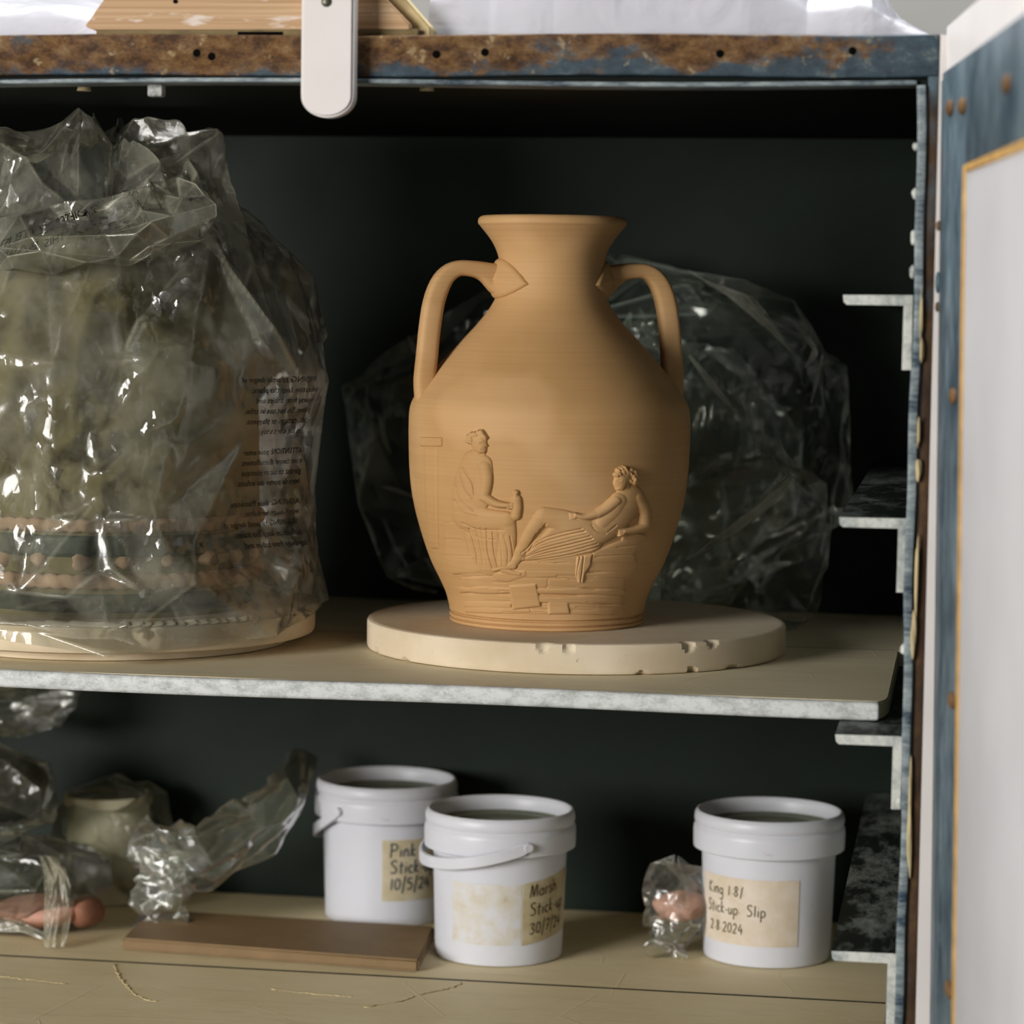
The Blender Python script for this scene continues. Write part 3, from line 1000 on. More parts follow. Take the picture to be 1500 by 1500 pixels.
# low stone courses along the bottom
r = Relief(215, 1215, 560, 1010)
rng = random.Random(4)
rows = [(600, 1085, 1200), (636, 1078, 1190), (690, 690, 1120), (738, 560, 1165), (790, 330, 1140), (822, 330, 1105), (872, 240, 1112), (905, 230, 1098), (948, 235, 1112), (972, 250, 1060), (1000, 262, 1010)]
for k in range(len(rows) - 1):
    y0, xa, xb = rows[k]; y1 = rows[k + 1][0]
    xs = [xa]
    while xs[-1] < xb - 330:
        xs.append(xs[-1] + rng.uniform(240, 430))
    xs[-1] = xb if len(xs) > 1 else xs[-1]
    if len(xs) == 1:
        xs.append(xb)
    for i in range(len(xs) - 1):
        n = 7
        up_ = [(xs[i] + (xs[i + 1] - xs[i]) * f, y0 + rng.uniform(-6, 6)) for f in np.linspace(0, 1, n)]
        lo_ = [(xs[i] + (xs[i + 1] - xs[i]) * f + rng.uniform(-8, 8), y1 + rng.uniform(-2, 6)) for f in np.linspace(1, 0, n)]
        r.poly(up_ + lo_, rng.uniform(.4, 1.25), 12)
    if k > 2:
        for _ in range(3):
            x_ = rng.uniform(xa, xb - 120); y_ = rng.uniform(y0 + 5, y1 - 4)
            r.groove([(x_, y_), (x_ + 60, y_ + rng.uniform(-3, 3)), (x_ + rng.uniform(90, 200), y_ + rng.uniform(-4, 4))], 4, .3)
r.poly([(945, 690), (1060, 640), (1172, 606), (1180, 660), (1150, 700), (1162, 748), (935, 752)], .9, 16)
r.groove([(960, 716), (1050, 708), (1150, 704)], 4, .4); r.groove([(1060, 668), (1170, 654)], 4, .4)
r.poly([(470, 800), (640, 785), (650, 815), (560, 850), (500, 845)], 1.1, 16)
r.poly([(560, 862), (690, 850), (715, 965), (580, 985)], 1.5, 12)
r.poly([(740, 930), (840, 940), (850, 1000), (745, 1005)], 1.2, 14)
r.poly([(245, 560), (330, 545), (480, 560), (485, 800), (250, 820)], .9, 14)
r.groove([(250, 640), (480, 645)], 3, .4); r.groove([(250, 720), (480, 725)], 3, .4)
r.build('relief_stonework')

# a seated robed figure, turned to the right, holding a small jug on the knees
r = Relief(225, 650, 70, 860)
r.cap((412, 150), (416, 185), 42, 34, 2.4)                 # head
r.poly([(420, 122), (440, 128), (449, 150), (448, 158), (461, 182), (451, 187), (454, 195), (450, 199), (452, 205), (445, 219), (420, 224), (398, 205), (392, 150)], 2.6, 26)   # face in profile
r.cap((404, 215), (398, 262), 24, 32, 1.6)                 # neck
rng = random.Random(8)
for k in range(34):                                         # curls
    a = rng.uniform(PI * .85, PI * 2.05); d = rng.uniform(26, 50)
    px, py = 410 + d * math.cos(a), 150 + d * math.sin(a) * .92
    if px > 424 and py > 140:
        continue
    r.cap((px, py), (px + 6, py + 5), 11, 9, 2.3 + rng.uniform(0, .7))
r.path([(395, 265), (372, 340), (360, 430), (365, 520)], 66, 78, 2.0)      # torso
r.path([(432, 270), (430, 350), (405, 450)], 46, 60, 1.9)
r.path([(365, 530), (440, 545), (540, 548)], 70, 50, 2.4)                  # thigh
r.path([(540, 548), (548, 640), (538, 760)], 50, 42, 2.0)                  # shin in robe
r.path([(490, 560), (480, 660), (470, 770)], 56, 50, 1.7)
r.poly([(300, 520), (500, 560), (585, 560), (590, 778), (420, 792), (350, 700)], 1.3, 30)
r.path([(535, 788), (570, 800), (612, 806)], 18, 11, 1.6)                  # foot
r.path([(440, 280), (452, 350), (440, 432)], 34, 27, 2.7)                  # upper arm
r.path([(440, 432), (500, 462), (556, 470)], 26, 15, 2.9)                  # forearm
for k in range(4):
    r.cap((556, 462 + k * 7), (578, 458 + k * 8), 5.5, 4.5, 2.7)           # fingers
r.path([(592, 520), (595, 480), (590, 440)], 24, 28, 2.3); r.cap((590, 425), (590, 408), 11, 17, 2.2)   # jug
for pts in ([(330, 300), (352, 380), (395, 440)], [(345, 290), (390, 360), (400, 420)], [(312, 380), (340, 450), (400, 500)], [(305, 450), (345, 505), (420, 525)]):
    r.groove(pts, 6, .7)
for k in range(9):
    f = k / 8
    xa = 352 + 215 * f; xb = 395 + 185 * f
    r.groove([(xa, 600 - 20 * math.sin(f * 5)), ((xa + xb) / 2 + 10 * math.sin(f * 9), 690), (xb, 778)], 5 + 2.5 * math.sin(k * 2.1), .55 + .3 * math.sin(k * 1.7))
r.groove([(350, 560), (420, 590), (540, 590)], 5, .6); r.groove([(340, 590), (420, 630), (500, 640)], 5, .6)
r.groove([(428, 168), (446, 166)], 3.5, .7); r.groove([(432, 200), (446, 198)], 3, .6); r.groove([(440, 213), (420, 222)], 3, .4)
r.build('relief_figure')

# a reclining draped figure propped on the stones, facing left, one hand resting on the hip
r = Relief(470, 1240, 235, 830)
r.cap((1084, 322), (1072, 352), 42, 34, 2.7)
r.poly([(1080, 294), (1058, 298), (1048, 320), (1049, 328), (1035, 351), (1045, 357), (1042, 365), (1046, 369), (1044, 375), (1052, 389), (1078, 394), (1100, 374), (1108, 320)], 2.8, 26)
r.cap((1094, 368), (1110, 415), 24, 34, 1.9)
for k in range(38):
    a = rng.uniform(PI * 1.0, PI * 2.25); d = rng.uniform(24, 50)
    px, py = 1088 + d * math.cos(a), 322 + d * math.sin(a) * .95
    if px < 1070 and py > 312:
        continue
    r.cap((px, py), (px + 5, py + 6), 11, 9, 2.6 + rng.uniform(0, .7))
r.cap((1128, 330), (1136, 345), 20, 22, 2.8)
r.path([(1118, 430), (1070, 500), (1000, 570), (930, 610)], 72, 66, 2.6)       # torso
r.path([(1070, 440), (1036, 500), (985, 552)], 46, 42, 2.9)
r.path([(920, 600), (820, 548), (720, 520)], 72, 46, 2.7)                      # raised thigh
r.path([(715, 522), (662, 600), (612, 700)], 42, 30, 2.3)                      # shin
r.path([(930, 640), (800, 640), (660, 690)], 60, 46, 2.2)                      # lower leg under the cloth
r.path([(612, 705), (585, 750), (560, 768)], 28, 18, 1.9); r.path([(585, 768), (530, 778), (492, 790)], 17, 10, 1.9)
r.poly([(640, 690), (760, 560), (900, 560), (985, 650), (930, 700), (760, 735), (600, 745)], 1.5, 26)
r.path([(1150, 425), (1188, 490), (1192, 560)], 36, 28, 2.9)                   # propped arm
r.path([(1192, 565), (1140, 582), (1086, 588)], 26, 15, 3.1)
for k in range(4):
    r.cap((1086, 580 + k * 7), (1062, 584 + k * 9), 5.5, 4.5, 2.8)
r.path([(1050, 440), (1005, 480), (965, 505)], 30, 25, 3.4)                    # other arm, laid along the side
r.path([(965, 505), (905, 520), (862, 512)], 24, 14, 3.3)
for k in range(4):
    r.cap((862, 503 + k * 7), (838, 505 + k * 9), 5.5, 4.5, 3.0)
for k in range(8):
    f = k / 7
    r.groove([(890 + 85 * f, 578 + 85 * f), (790 + 60 * f, 604 + 100 * f), (700 + 30 * f, 640 + 88 * f), (640 - 10 * f, 700 + 42 * f)], 5.5 + 2 * math.sin(k * 2.3), .6 + .25 * math.sin(k * 1.9))
for k in range(3):
    r.groove([(730 - k * 22, 556 + k * 26), (690 - k * 18, 620 + k * 24), (655 - k * 18, 690 + k * 6)], 5, .6)
r.poly([(872, 715), (948, 700), (940, 760), (915, 800), (906, 884), (884, 872), (866, 800)], 1.5, 12)
r.groove([(890, 705), (876, 790), (882, 860)], 4, .6); r.groove([(905, 705), (898, 790), (890, 860)], 4, .6)
r.groove([(1048, 342), (1062, 338)], 3.5, .7); r.groove([(1046, 376), (1060, 376)], 3, .6)
r.groove([(1000, 600), (960, 590), (935, 560)], 6, .4); r.groove([(1045, 560), (1010, 590)], 6, .4)
r.build('relief_figure')

# handles
HP = [(744, 411, 28), (733, 411, 27.5), (724, 409.5, 24), (716, 406, 19.5), (708, 402, 15.8), (698, 398.3, 13), (685, 396, 11.6), (667, 396, 11.5), (652, 404, 13), (641, 420, 14.5), (632.5, 446, 15.2), (627, 484, 15.2), (623.6, 524, 15.2), (621, 556, 15.5), (622, 578, 15.5), (624, 596, 15)]


def handle(phi):
    c15 = math.cos(math.radians(15))
    pr = spline([((801.5 - x) / c15 * K, (911 - y) * .0004334, w * K) for x, y, w in HP], 46)
    V = []; F = []; ns = 28
    for k in range(len(pr)):
        t = pr[min(k + 1, len(pr) - 1), :2] - pr[max(k - 1, 0), :2]; t /= np.hypot(*t)
        nrm = np.array([t[1], -t[0]])
        w = pr[k, 2]; d = .0066
        if k < 9:
            d *= 1 + 1.3 * ((9 - k) / 9) ** 1.5
        for a in np.linspace(0, 2 * PI, ns, endpoint=False):
            ca, sa = math.cos(a), math.sin(a)
            ca = math.copysign(abs(ca) ** .55, ca); sa = math.copysign(abs(sa) ** .62, sa)
            rr = pr[k, 0] + nrm[0] * ca * w; zz = pr[k, 1] + nrm[1] * ca * w
            V.append((rr, sa * d, zz))
    n = len(pr)
    for k in range(n - 1):
        for a in range(ns):
            b = (a + 1) % ns
            F.append((k * ns + a, k * ns + b, (k + 1) * ns + b, (k + 1) * ns + a))
    F.append(tuple(reversed(range(ns)))); F.append(tuple((n - 1) * ns + a for a in range(ns)))
    o = new_mesh('handle', V, F, MV, vase)
    # leaf-shaped terminal wrapped on the neck
    nu, nv = 90, 60
    th = np.linspace(-.95, .95, nu)[:, None]; v = np.linspace(-1, 1, nv)[None]
    half = .0128 * np.clip(1 - (np.abs(th) / .88) ** 2, 0, 1) + 0 * v
    zc = (911 - 409.5) * .0004334
    z = zc + v * .0150 - .0035 * (np.abs(th) / .88) ** 2
    q = np.clip(1 - np.abs(v * .0150) / (half + 1e-6), 0, 1)
    qe = np.clip(q * half / .0030, 0, 1)
    bump_ = .0024 * np.sqrt(np.clip(1 - (1 - qe) ** 2, 0, 1)) + .0062 * np.exp(-(th / .42) ** 2) * np.clip(q, 0, 1) ** .8
    R = rad(z) - .0006 + bump_ + .0002
    R = np.where(q > 0, R, rad(z) - .0012)
    TV = np.stack([R * np.cos(th + 0 * v), R * np.sin(th + 0 * v), z + 0 * th], -1).reshape(-1, 3)
    lf = new_mesh('leaf_terminal', TV, grid_faces(nu, nv, False), MV, None)
    lf.parent = o
    o.rotation_euler = (0, 0, phi)
    return o


handle(PI + math.radians(15))
handle(math.radians(15))

# ------------------------------------------------------------------ bagged pot at left
pot = thing('clay_pot', 'grey-green bell-shaped clay pot with rope bands, wrapped in the large clear bag', 'pot', (PX, PY, ZS + .0236), aface2)
k3 = .000443
pp = [(205, 0), (208, 3), (214, 40), (216, 44), (214, 62), (216, 90), (217, 130), (217, 200), (216, 260), (213, 320), (206, 380), (194, 430), (176, 475), (150, 510), (118, 535), (80, 548), (40, 552), (3, 553)]
pp = np.array([(r_ * k3, z * k3) for r_, z in pp])
pprof = spline(pp, 120)
lathe('pot_body', np.vstack([[(.01, 0), (.08, 0)], pprof]), 160, MPOT, pot, True)


def prad(z):
    q = pprof[np.argsort(pprof[:, 1])]
    return np.interp(z, q[:, 1], q[:, 0], right=0.0)


for z0, z1 in ((6, 36), (84, 118)):
    p = [(prad(z * k3) + (.0016 if z0 < z < z1 else -.001), z * k3) for z in np.linspace(z0, z1, 9)]
    lathe('dark_band', p, 160, MPOTD, pot, False)
for zc, amp in ((52, 10), (130, 9)):
    n = 900; m = 10
    V = []
    for i in range(n):
        a = 2 * PI * i / n
        tw = a * 62
        for j in range(m):
            b = 2 * PI * j / m
            rr = amp * (1 + .28 * abs(math.sin(tw / 2 * 1.0 + b * .5)) - .12)
            V.append(((prad(zc * k3) + k3 * (rr * .55 * math.cos(b) + 3)) * math.sin(a), -(prad(zc * k3) + k3 * (rr * .55 * math.cos(b) + 3)) * math.cos(a), k3 * (zc + rr * math.sin(b))))
    new_mesh('rope_band', V, [tuple(f) for f in (lambda G: G)(np.array([[i * m + j, ((i + 1) % n) * m + j, ((i + 1) % n) * m + (j + 1) % m, i * m + (j + 1) % m] for i in range(n) for j in range(m)]))], MROPE, pot)
for i in range(22):                       # row of applied clay leaves between the ropes
    a = 2 * PI * i / 22 + .1
    R_ = prad(80 * k3) - .0012
    o = blob('clay_leaf', (R_ * math.sin(a), -R_ * math.cos(a), 80 * k3), (.0062, .0062, .0052), MROPE, pot, i, .5, 2)

# the big clear bag
bag = thing('plastic_bag', 'large crinkled clear plastic bag pulled down over the grey-green pot', 'plastic bag', (PX, PY, ZS + .0236), aface2)
NU, NV = 460, 300
side = [(935, 318), (900, 318), (880, 318), (850, 306), (800, 298), (740, 292), (690, 288), (640, 300), (600, 308), (560, 314), (525, 320), (490, 321), (440, 296), (385, 266), (330, 236), (280, 205), (240, 178), (222, 150), (208, 110), (204, 60), (206, 4)]
front = [(950, 330), (930, 325), (900, 312), (860, 256), (800, 236), (740, 230), (690, 226), (640, 226), (600, 226), (560, 226), (525, 226), (490, 224), (440, 218), (385, 205), (330, 196), (300, 190), (275, 150), (260, 110), (250, 70), (248, 35), (250, 4)]
vv = np.linspace(0, 1, NV)


def resamp(c):
    c = np.array([(r_ * k3, (886 - y) * k3) for y, r_ in c])
    d = np.r_[0, np.cumsum(np.hypot(*np.diff(c, axis=0).T))]; d /= d[-1]
    return np.interp(vv, d, c[:, 0]), np.interp(vv, d, c[:, 1])


sr, sz = resamp(side); fr_, fz = resamp(front)
TH = np.linspace(0, 2 * PI, NU, endpoint=False)[:, None] + np.zeros((1, NV))
wgt = np.abs(np.sin(TH)) ** 1.6
wgt = np.where(np.cos(TH) < 0, np.maximum(wgt, .8), wgt)
Rr = fr_[None] + (sr - fr_)[None] * wgt; Zz = fz[None] + (sz - fz)[None] * wgt
# hem hangs unevenly over the rim of the bat, lowest a little right of the middle
DT = (TH - .32 + PI) % (2 * PI) - PI
hemz = .003 - .0258 * np.exp(-(DT / .62) ** 2) - .010 * np.exp(-((DT + .9) / .3) ** 2) + .0015 * np.sin(TH * 11)
bl = np.clip(vv / .10, 0, 1)[None]; bl = bl * bl * (3 - 2 * bl)
Zz = hemz * (1 - bl) + np.maximum(Zz, -.002) * bl
Rr = np.where(bl < 1, np.maximum(Rr, .1352 + .0035 * np.sin(TH * 7) * (1 - bl)), Rr)
BASE = np.stack([Rr * np.sin(TH), -Rr * np.cos(TH), Zz], -1)
nrm = np.stack([np.sin(TH), -np.cos(TH), np.clip((vv[None] - .6) / .3, 0, 1) * 1.2 + 0 * TH], -1)
up = np.clip((vv - .50) / .15, 0, 1)[None] + 0 * TH
low = np.clip(vv / .08, .1, 1)[None]
BG = fold_surface(BASE, 210, 5, True, 2.2, (.007 + .007 * up) * low, nrm)
n2 = fold_surface(BASE, 900, 8, True, 2.2, .0042 * low + .001 * up, nrm) - fold_surface(BASE, 900, 8, True, 2.2, 0.0, nrm)
BG = BG + n2 * (.25 + .75 * np.clip(facets(NU, NV, 40, 9) * 1.5 + .3, 0, 1))[..., None]
BG = BG + .0007 * (facets(NU, NV, 4200, 12, True, 2.0) * np.clip(facets(NU, NV, 60, 19) * 1.8, 0, 1))[..., None] * nrm
# keep the film off the pot and the rim of the bat
rr0 = np.hypot(BG[..., 0], BG[..., 1]) + 1e-6
lim = prad(BG[..., 2]) + .0018 + .0052 * np.clip((BG[..., 2] - .012) / .006, 0, 1) * np.clip((.068 - BG[..., 2]) / .006, 0, 1) + .0016 * np.clip(facets(NU, NV, 500, 23, True, 2) + .4, 0, 1)
lim = np.where((BG[..., 2] < .0012) & (BG[..., 2] > -.03), np.maximum(lim, .1352 + .003 * np.clip(facets(NU, NV, 300, 29, True, 3), 0, 1)), lim)
fac_ = np.maximum(1, lim / rr0)
fac_ = np.where(rr0 < .012, 1, fac_)
BG[..., 0] *= fac_; BG[..., 1] *= fac_
BG[..., 2] = np.maximum(BG[..., 2], -.0229)
# twisted corners standing up from the top
for (px, dy, hgt, w) in ((-46, -50, 46, 70), (150, -50, 14, 34), (52, -20, 10, 40), (-150, -20, 20, 70)):
    d = np.abs(BG[..., 0] - px * k3) * .62 + np.abs(BG[..., 1] - dy * k3) * .62
    BG[..., 2] += np.clip(1 - d / (w * k3 * .75), 0, 1) ** 1.15 * hgt * k3 * np.clip((vv - .6) / .1, 0, 1)[None]
film_mesh('film', BG, MF1, bag)
# loose fold of film lying across the shoulder
nu_, nv_ = 200, 90
U, Vq = np.meshgrid(np.linspace(0, 1, nu_), np.linspace(0, 1, nv_), indexing='ij')
Tq = -1.35 + 1.95 * U
Rq = .100 + .022 * np.sin(PI * Vq) - .030 * Vq
FS = np.stack([Rq * np.sin(Tq), -Rq * np.cos(Tq), .222 + .040 * Vq + .010 * U - .014 * np.sin(PI * U)], -1)
FS = fold_surface(FS, 46, 77, False, 2.5, .007, np.stack([np.sin(Tq), -np.cos(Tq), .6 + 0 * Tq], -1))
FS[..., 0:2] *= np.maximum(1, (prad(FS[..., 2]) + .006) / np.hypot(FS[..., 0], FS[..., 1]))[..., None]
film_mesh('film_fold', FS, MF1, bag, False)


def text_mesh(lines, size, name, mapf, mat, parent, mirror=False, spacing=1.5):
    V = []; F = []
    for k, s_ in enumerate(lines):
        cu = bpy.data.curves.new('t', 'FONT'); cu.body = s_; cu.size = size; cu.resolution_u = 2
        ob = bpy.data.objects.new('t', cu); COL.objects.link(ob)
        dg = bpy.context.evaluated_depsgraph_get()
        me = ob.evaluated_get(dg).to_mesh()
        n0 = len(V)
        for v in me.vertices:
            x = -v.co.x if mirror else v.co.x
            V.append(mapf(x, v.co.y - k * size * spacing))
        for p in me.polygons:
            F.append([n0 + i for i in p.vertices])
        ob.evaluated_get(dg).to_mesh_clear()
        bpy.data.objects.remove(ob); bpy.data.curves.remove(cu)
    o = new_mesh(name, V, F, mat, parent, smooth=False)
    o['kind'] = 'stuff'
    return o


GC = BG.mean((0, 1))


def on_bag(G, th0, zc, off=.0005, slope=0.0):
    """map text x (metres along the wall), y (metres up) to the film around angle th0, height zc"""
    NUg, NVg = G.shape[:2]

    def f(x, y):
        y = y + slope * x
        i = int(round(th0 / (2 * PI) * NUg)) % NUg
        col = G[i]
        Rl = np.hypot(col[:, 0], col[:, 1])
        j = np.argmin(np.abs(col[:, 2] - (zc + y)) + 10 * (np.arange(NVg) > NVg * .8))
        th = th0 + x / max(Rl[j], .03)
        u = th / (2 * PI) * NUg
        i0 = int(math.floor(u)) % NUg; i1 = (i0 + 1) % NUg; fu = u - math.floor(u)
        # v from height in that column
        c = G[i0] * (1 - fu) + G[i1] * fu
        zz = c[:, 2]
        js = np.nonzero((zz[:-1] <= zc + y) & (zz[1:] > zc + y))[0]
        jj = js[0] if len(js) else j
        fv = (zc + y - zz[jj]) / (zz[jj + 1] - zz[jj] + 1e-9) if len(js) else 0
        p = c[jj] * (1 - fv) + c[min(jj + 1, NVg - 1)] * fv
        n = np.array([p[0], p[1], 0]); n /= np.linalg.norm(n) + 1e-9
        return p + n * off
    return f


WARN = ['WARNING: to avoid danger of', 'suffocation keep this plastic', 'bag away from babies and', 'children. Do not use in cribs,', 'beds, carriages or playpens.', 'This bag is not a toy.']
text_mesh(WARN + ['', 'ATTENTION: pour eviter', "tout danger d'etouffement", 'gardez ce sac en plastique', 'hors de portee des enfants.', '', 'ACHTUNG: diese Plastiktute', 'von Kindern fernhalten.'] + WARN[:3], .0052, 'printed_warning', on_bag(BG, 1.22, .146), MPRINT, bag, True, 1.25)
text_mesh(['ACHTUNG! DIESER BEUTEL IST', 'KEIN SPIELZEUG. THIS BAG IS', 'NOT A TOY'], .0075, 'printed_warning', on_bag(BG, .30, .262, .0006, .35), MPRINT, bag, True, 1.2)


# ------------------------------------------------------------------ star-shaped crumpled film
def film_blob(name, label, cat, c, radii, seed, amp, mat, power=2.4, floor=None, n1=60, n2=300, nu=300, nv=200, mod=None, parent=None, back=None, group=None):
    T = np.linspace(0, 2 * PI, nu, endpoint=False)[:, None] + np.zeros((1, nv))
    P = np.linspace(-PI / 2 + .02, PI / 2 - .02, nv)[None] + np.zeros((nu, 1))
    cp = lambda a: np.sign(np.cos(a)) * np.abs(np.cos(a)) ** (2 / power)
    sp = lambda a: np.sign(np.sin(a)) * np.abs(np.sin(a)) ** (2 / power)
    X, Y, Z = cp(P) * sp(T), -cp(P) * cp(T), sp(P)
    D = 1 + 0 * X
    if mod is not None:
        D = mod(X, Y, Z)
    B0 = np.stack([X * D * radii[0], Y * D * radii[1], Z * D * radii[2]], -1)
    nr = B0 * 1.0
    G = fold_surface(B0, n1, seed, True, 1.6, amp, nr)
    G = G + (fold_surface(B0, n2, seed + 1, True, 1.6, amp * .34, nr) - fold_surface(B0, n2, seed + 1, True, 1.6, 0.0, nr)) * np.clip(facets(nu, nv, 30, seed + 3) * 1.5 + .45, 0, 1)[..., None]
    G = G + amp * .05 * (facets(nu, nv, n2 * 8, seed + 2, True, 1.6) * np.clip(facets(nu, nv, 30, seed + 4) * 1.8, 0, 1))[..., None] * nr
    X, Y, Z = G[..., 0], G[..., 1], G[..., 2]
    if floor is not None:
        Z = np.maximum(Z, (floor - c[2]) + .0006)
    if back is not None:
        Y = np.minimum(Y, back - c[1])
    o = film_mesh(name, np.stack([X, Y, Z], -1), mat, parent)
    o.location = c
    if label:
        tag(o, label, cat, group)
    return o


# clear bags behind the amphora
def modA(X, Y, Z):
    return 1 + .22 * np.exp(-((X + .75) ** 2 + (Z - .5) ** 2) / .12) * 0 - .12 * np.exp(-((X + .95) ** 2 + (Z - 1.0) ** 2) / .35) - .15 * np.exp(-((X - 1) ** 2 + (Z + 1) ** 2) / .3)


rb = film_blob('plastic_bag', 'big crumpled clear plastic bag standing behind the amphora', 'plastic bag', (-.258, 1.986, ZS + .117), (.190, .044, .130), 41, .11, MF2, 2.5, ZS + .0008, 90, 420, 360, 240, mod=modA, back=2.040)
film_blob('bag_contents', None, None, (.02, 0, -.008), (.105, .028, .100), 51, .20, MF2, 2.2, -.1140, 80, 380, 260, 180, parent=rb)
pouch = film_blob('plastic_bag', 'smaller clear plastic pouch slumped beside the amphora at its right rear', 'plastic bag', (-.157, 1.918, ZS + .056), (.064, .020, .062), 61, .14, MF4, 2.8, ZS + .0008, 50, 260)


def film_ribbon(name, pts, widths, seed, mat, parent, offset, n=30, jit=.0016):
    """narrow ribbon of film along a fold line, its pale colour imitating a glint, facing the front of the cabinet"""
    nu, nv = 150, 40
    mid = spline(pts, nu) - np.array(offset)
    t_ = np.gradient(mid, axis=0); t_ /= np.linalg.norm(t_, axis=1)[:, None]
    w_ = np.cross(t_, (0, 1, 0)); w_ /= np.linalg.norm(w_, axis=1)[:, None]
    wd = np.interp(np.linspace(0, 1, nu), np.linspace(0, 1, len(widths)), widths)
    q = np.linspace(-1, 1, nv)
    G = mid[:, None, :] + w_[:, None, :] * (wd[:, None] * q[None])[..., None] + np.array([0, -1, 0]) * ((1 - q ** 2)[None] * wd[:, None] * .5)[..., None]
    G = fold_surface(G, n, seed, False, .3, jit, np.broadcast_to(np.array([0, -1.0, 0]), G.shape))
    return film_mesh(name, G, mat, parent, False)


RB_GLINTS = [[(-0.1964, 1.9395, 0.0215), (-0.1858, 1.9395, 0.016), (-0.1753, 1.9395, 0.0086), (-0.1535, 1.9395, 0.0051), (-0.1381, 1.9395, -0.0125), (-0.1245, 1.9395, -0.0334)], [(-0.1225, 1.9395, -0.0141), (-0.1134, 1.9395, -0.0225), (-0.1066, 1.9395, -0.0355), (-0.1139, 1.9395, -0.0441)], [(-0.4044, 1.9395, -0.1985), (-0.3905, 1.9395, -0.2039), (-0.3707, 1.9395, -0.2082)], [(-0.4111, 1.9395, -0.1335), (-0.4012, 1.9395, -0.1362), (-0.3873, 1.9395, -0.1407)], [(-0.3935, 1.9395, -0.0269), (-0.3895, 1.9395, -0.0345), (-0.3845, 1.9395, -0.0431)], [(-0.1024, 1.9395, -0.0354), (-0.1062, 1.9395, -0.0543), (-0.1096, 1.9395, -0.0685)], [(-0.1317, 1.9395, -0.0925), (-0.1218, 1.9395, -0.116), (-0.1123, 1.9395, -0.1157)], [(-0.1582, 1.9395, -0.0647), (-0.1482, 1.9395, -0.0929), (-0.1463, 1.9395, -0.1165)], [(-0.1943, 1.9395, -0.037), (-0.1797, 1.9395, -0.0556), (-0.1628, 1.9395, -0.0743)], [(-0.4136, 1.9395, -0.0841), (-0.4104, 1.9395, -0.0986), (-0.4054, 1.9395, -0.1106)]]
RB_W = [[0.0006, 0.0011, 0.0009], [0.001, 0.0016, 0.0008], [0.0008, 0.0022, 0.0012], [0.0009, 0.0018, 0.0012], [0.0012, 0.0026, 0.001], [0.0006, 0.0014, 0.0006], [0.0006, 0.0016, 0.001], [0.0006, 0.0012, 0.001], [0.001, 0.003, 0.001], [0.0006, 0.002, 0.0008]]
MGLINT = m_film('milky_glint_film', .42, .10, (214, 216, 200), 1.2, .8, 1.2, .5, .3)  # milky film for thin ribbons: glints along bag creases put into the colour
film_ribbon('film_fold', [(x, y, Z0 + z) for x, y, z in [(-0.2006, 1.882, -0.185), (-0.1768, 1.882, -0.1671), (-0.1495, 1.882, -0.1478), (-0.1293, 1.882, -0.1275), (-0.119, 1.882, -0.1162)]], [.0012, .002, .003, .0055, .008], 301, MGLINT, pouch, pouch.location)
for k, (f_, w_) in enumerate(zip(RB_GLINTS, RB_W)):
    film_ribbon('film_fold', [(x, y, Z0 + z) for x, y, z in f_], w_, 310 + k, MGLINT, rb, rb.location, 24, .0008)

# ------------------------------------------------------------------ buckets
def bucket_prof():
    R0, R1, R2 = .0440, .0462, .0527
    p = [(R0 - .002, 0), (R0 - .0004, .0006), (R0, .002)]
    p += [(R0 + (R1 - R0) * f, .002 + f * .0735) for f in np.linspace(0, 1, 10)[1:]]
    p += [(R2 - .0016, .0757), (R2 - .0006, .0763), (R2 - .0004, .0800), (R2 - .0003, .0872), (R2 - .0006, .0905), (R2 - .0016, .0915), (R2 - .0020, .0925), (R2 - .0012, .0935), (R2 - .0008, .0960), (R2 - .0012, .0990), (R2 - .0022, .1012), (R2 - .0034, .1018), (R2 - .0046, .1010), (R2 - .0054, .0985), (R2 - .0060, .0945), (R2 - .0063, .080)]
    return p


LIDP = [(.0480, .0905), (.0472, .0908), (.0466, .0918), (.0455, .0918), (.0448, .0906), (.0360, .0905), (.0352, .0912), (.0340, .0912), (.0332, .0905), (.0150, .0904), (.0005, .0904)]


def bucket(label, x, y, spin=0, group=None):
    t = thing('plastic_bucket', label, 'bucket', (x, y, ZB + .0003), math.atan2(-x, y) + spin, group)
    lathe('tub', bucket_prof(), 160, MBUCK, t, True, False, None, 40)
    lathe('lid', LIDP, 120, MLID, t, False, True)
    return t


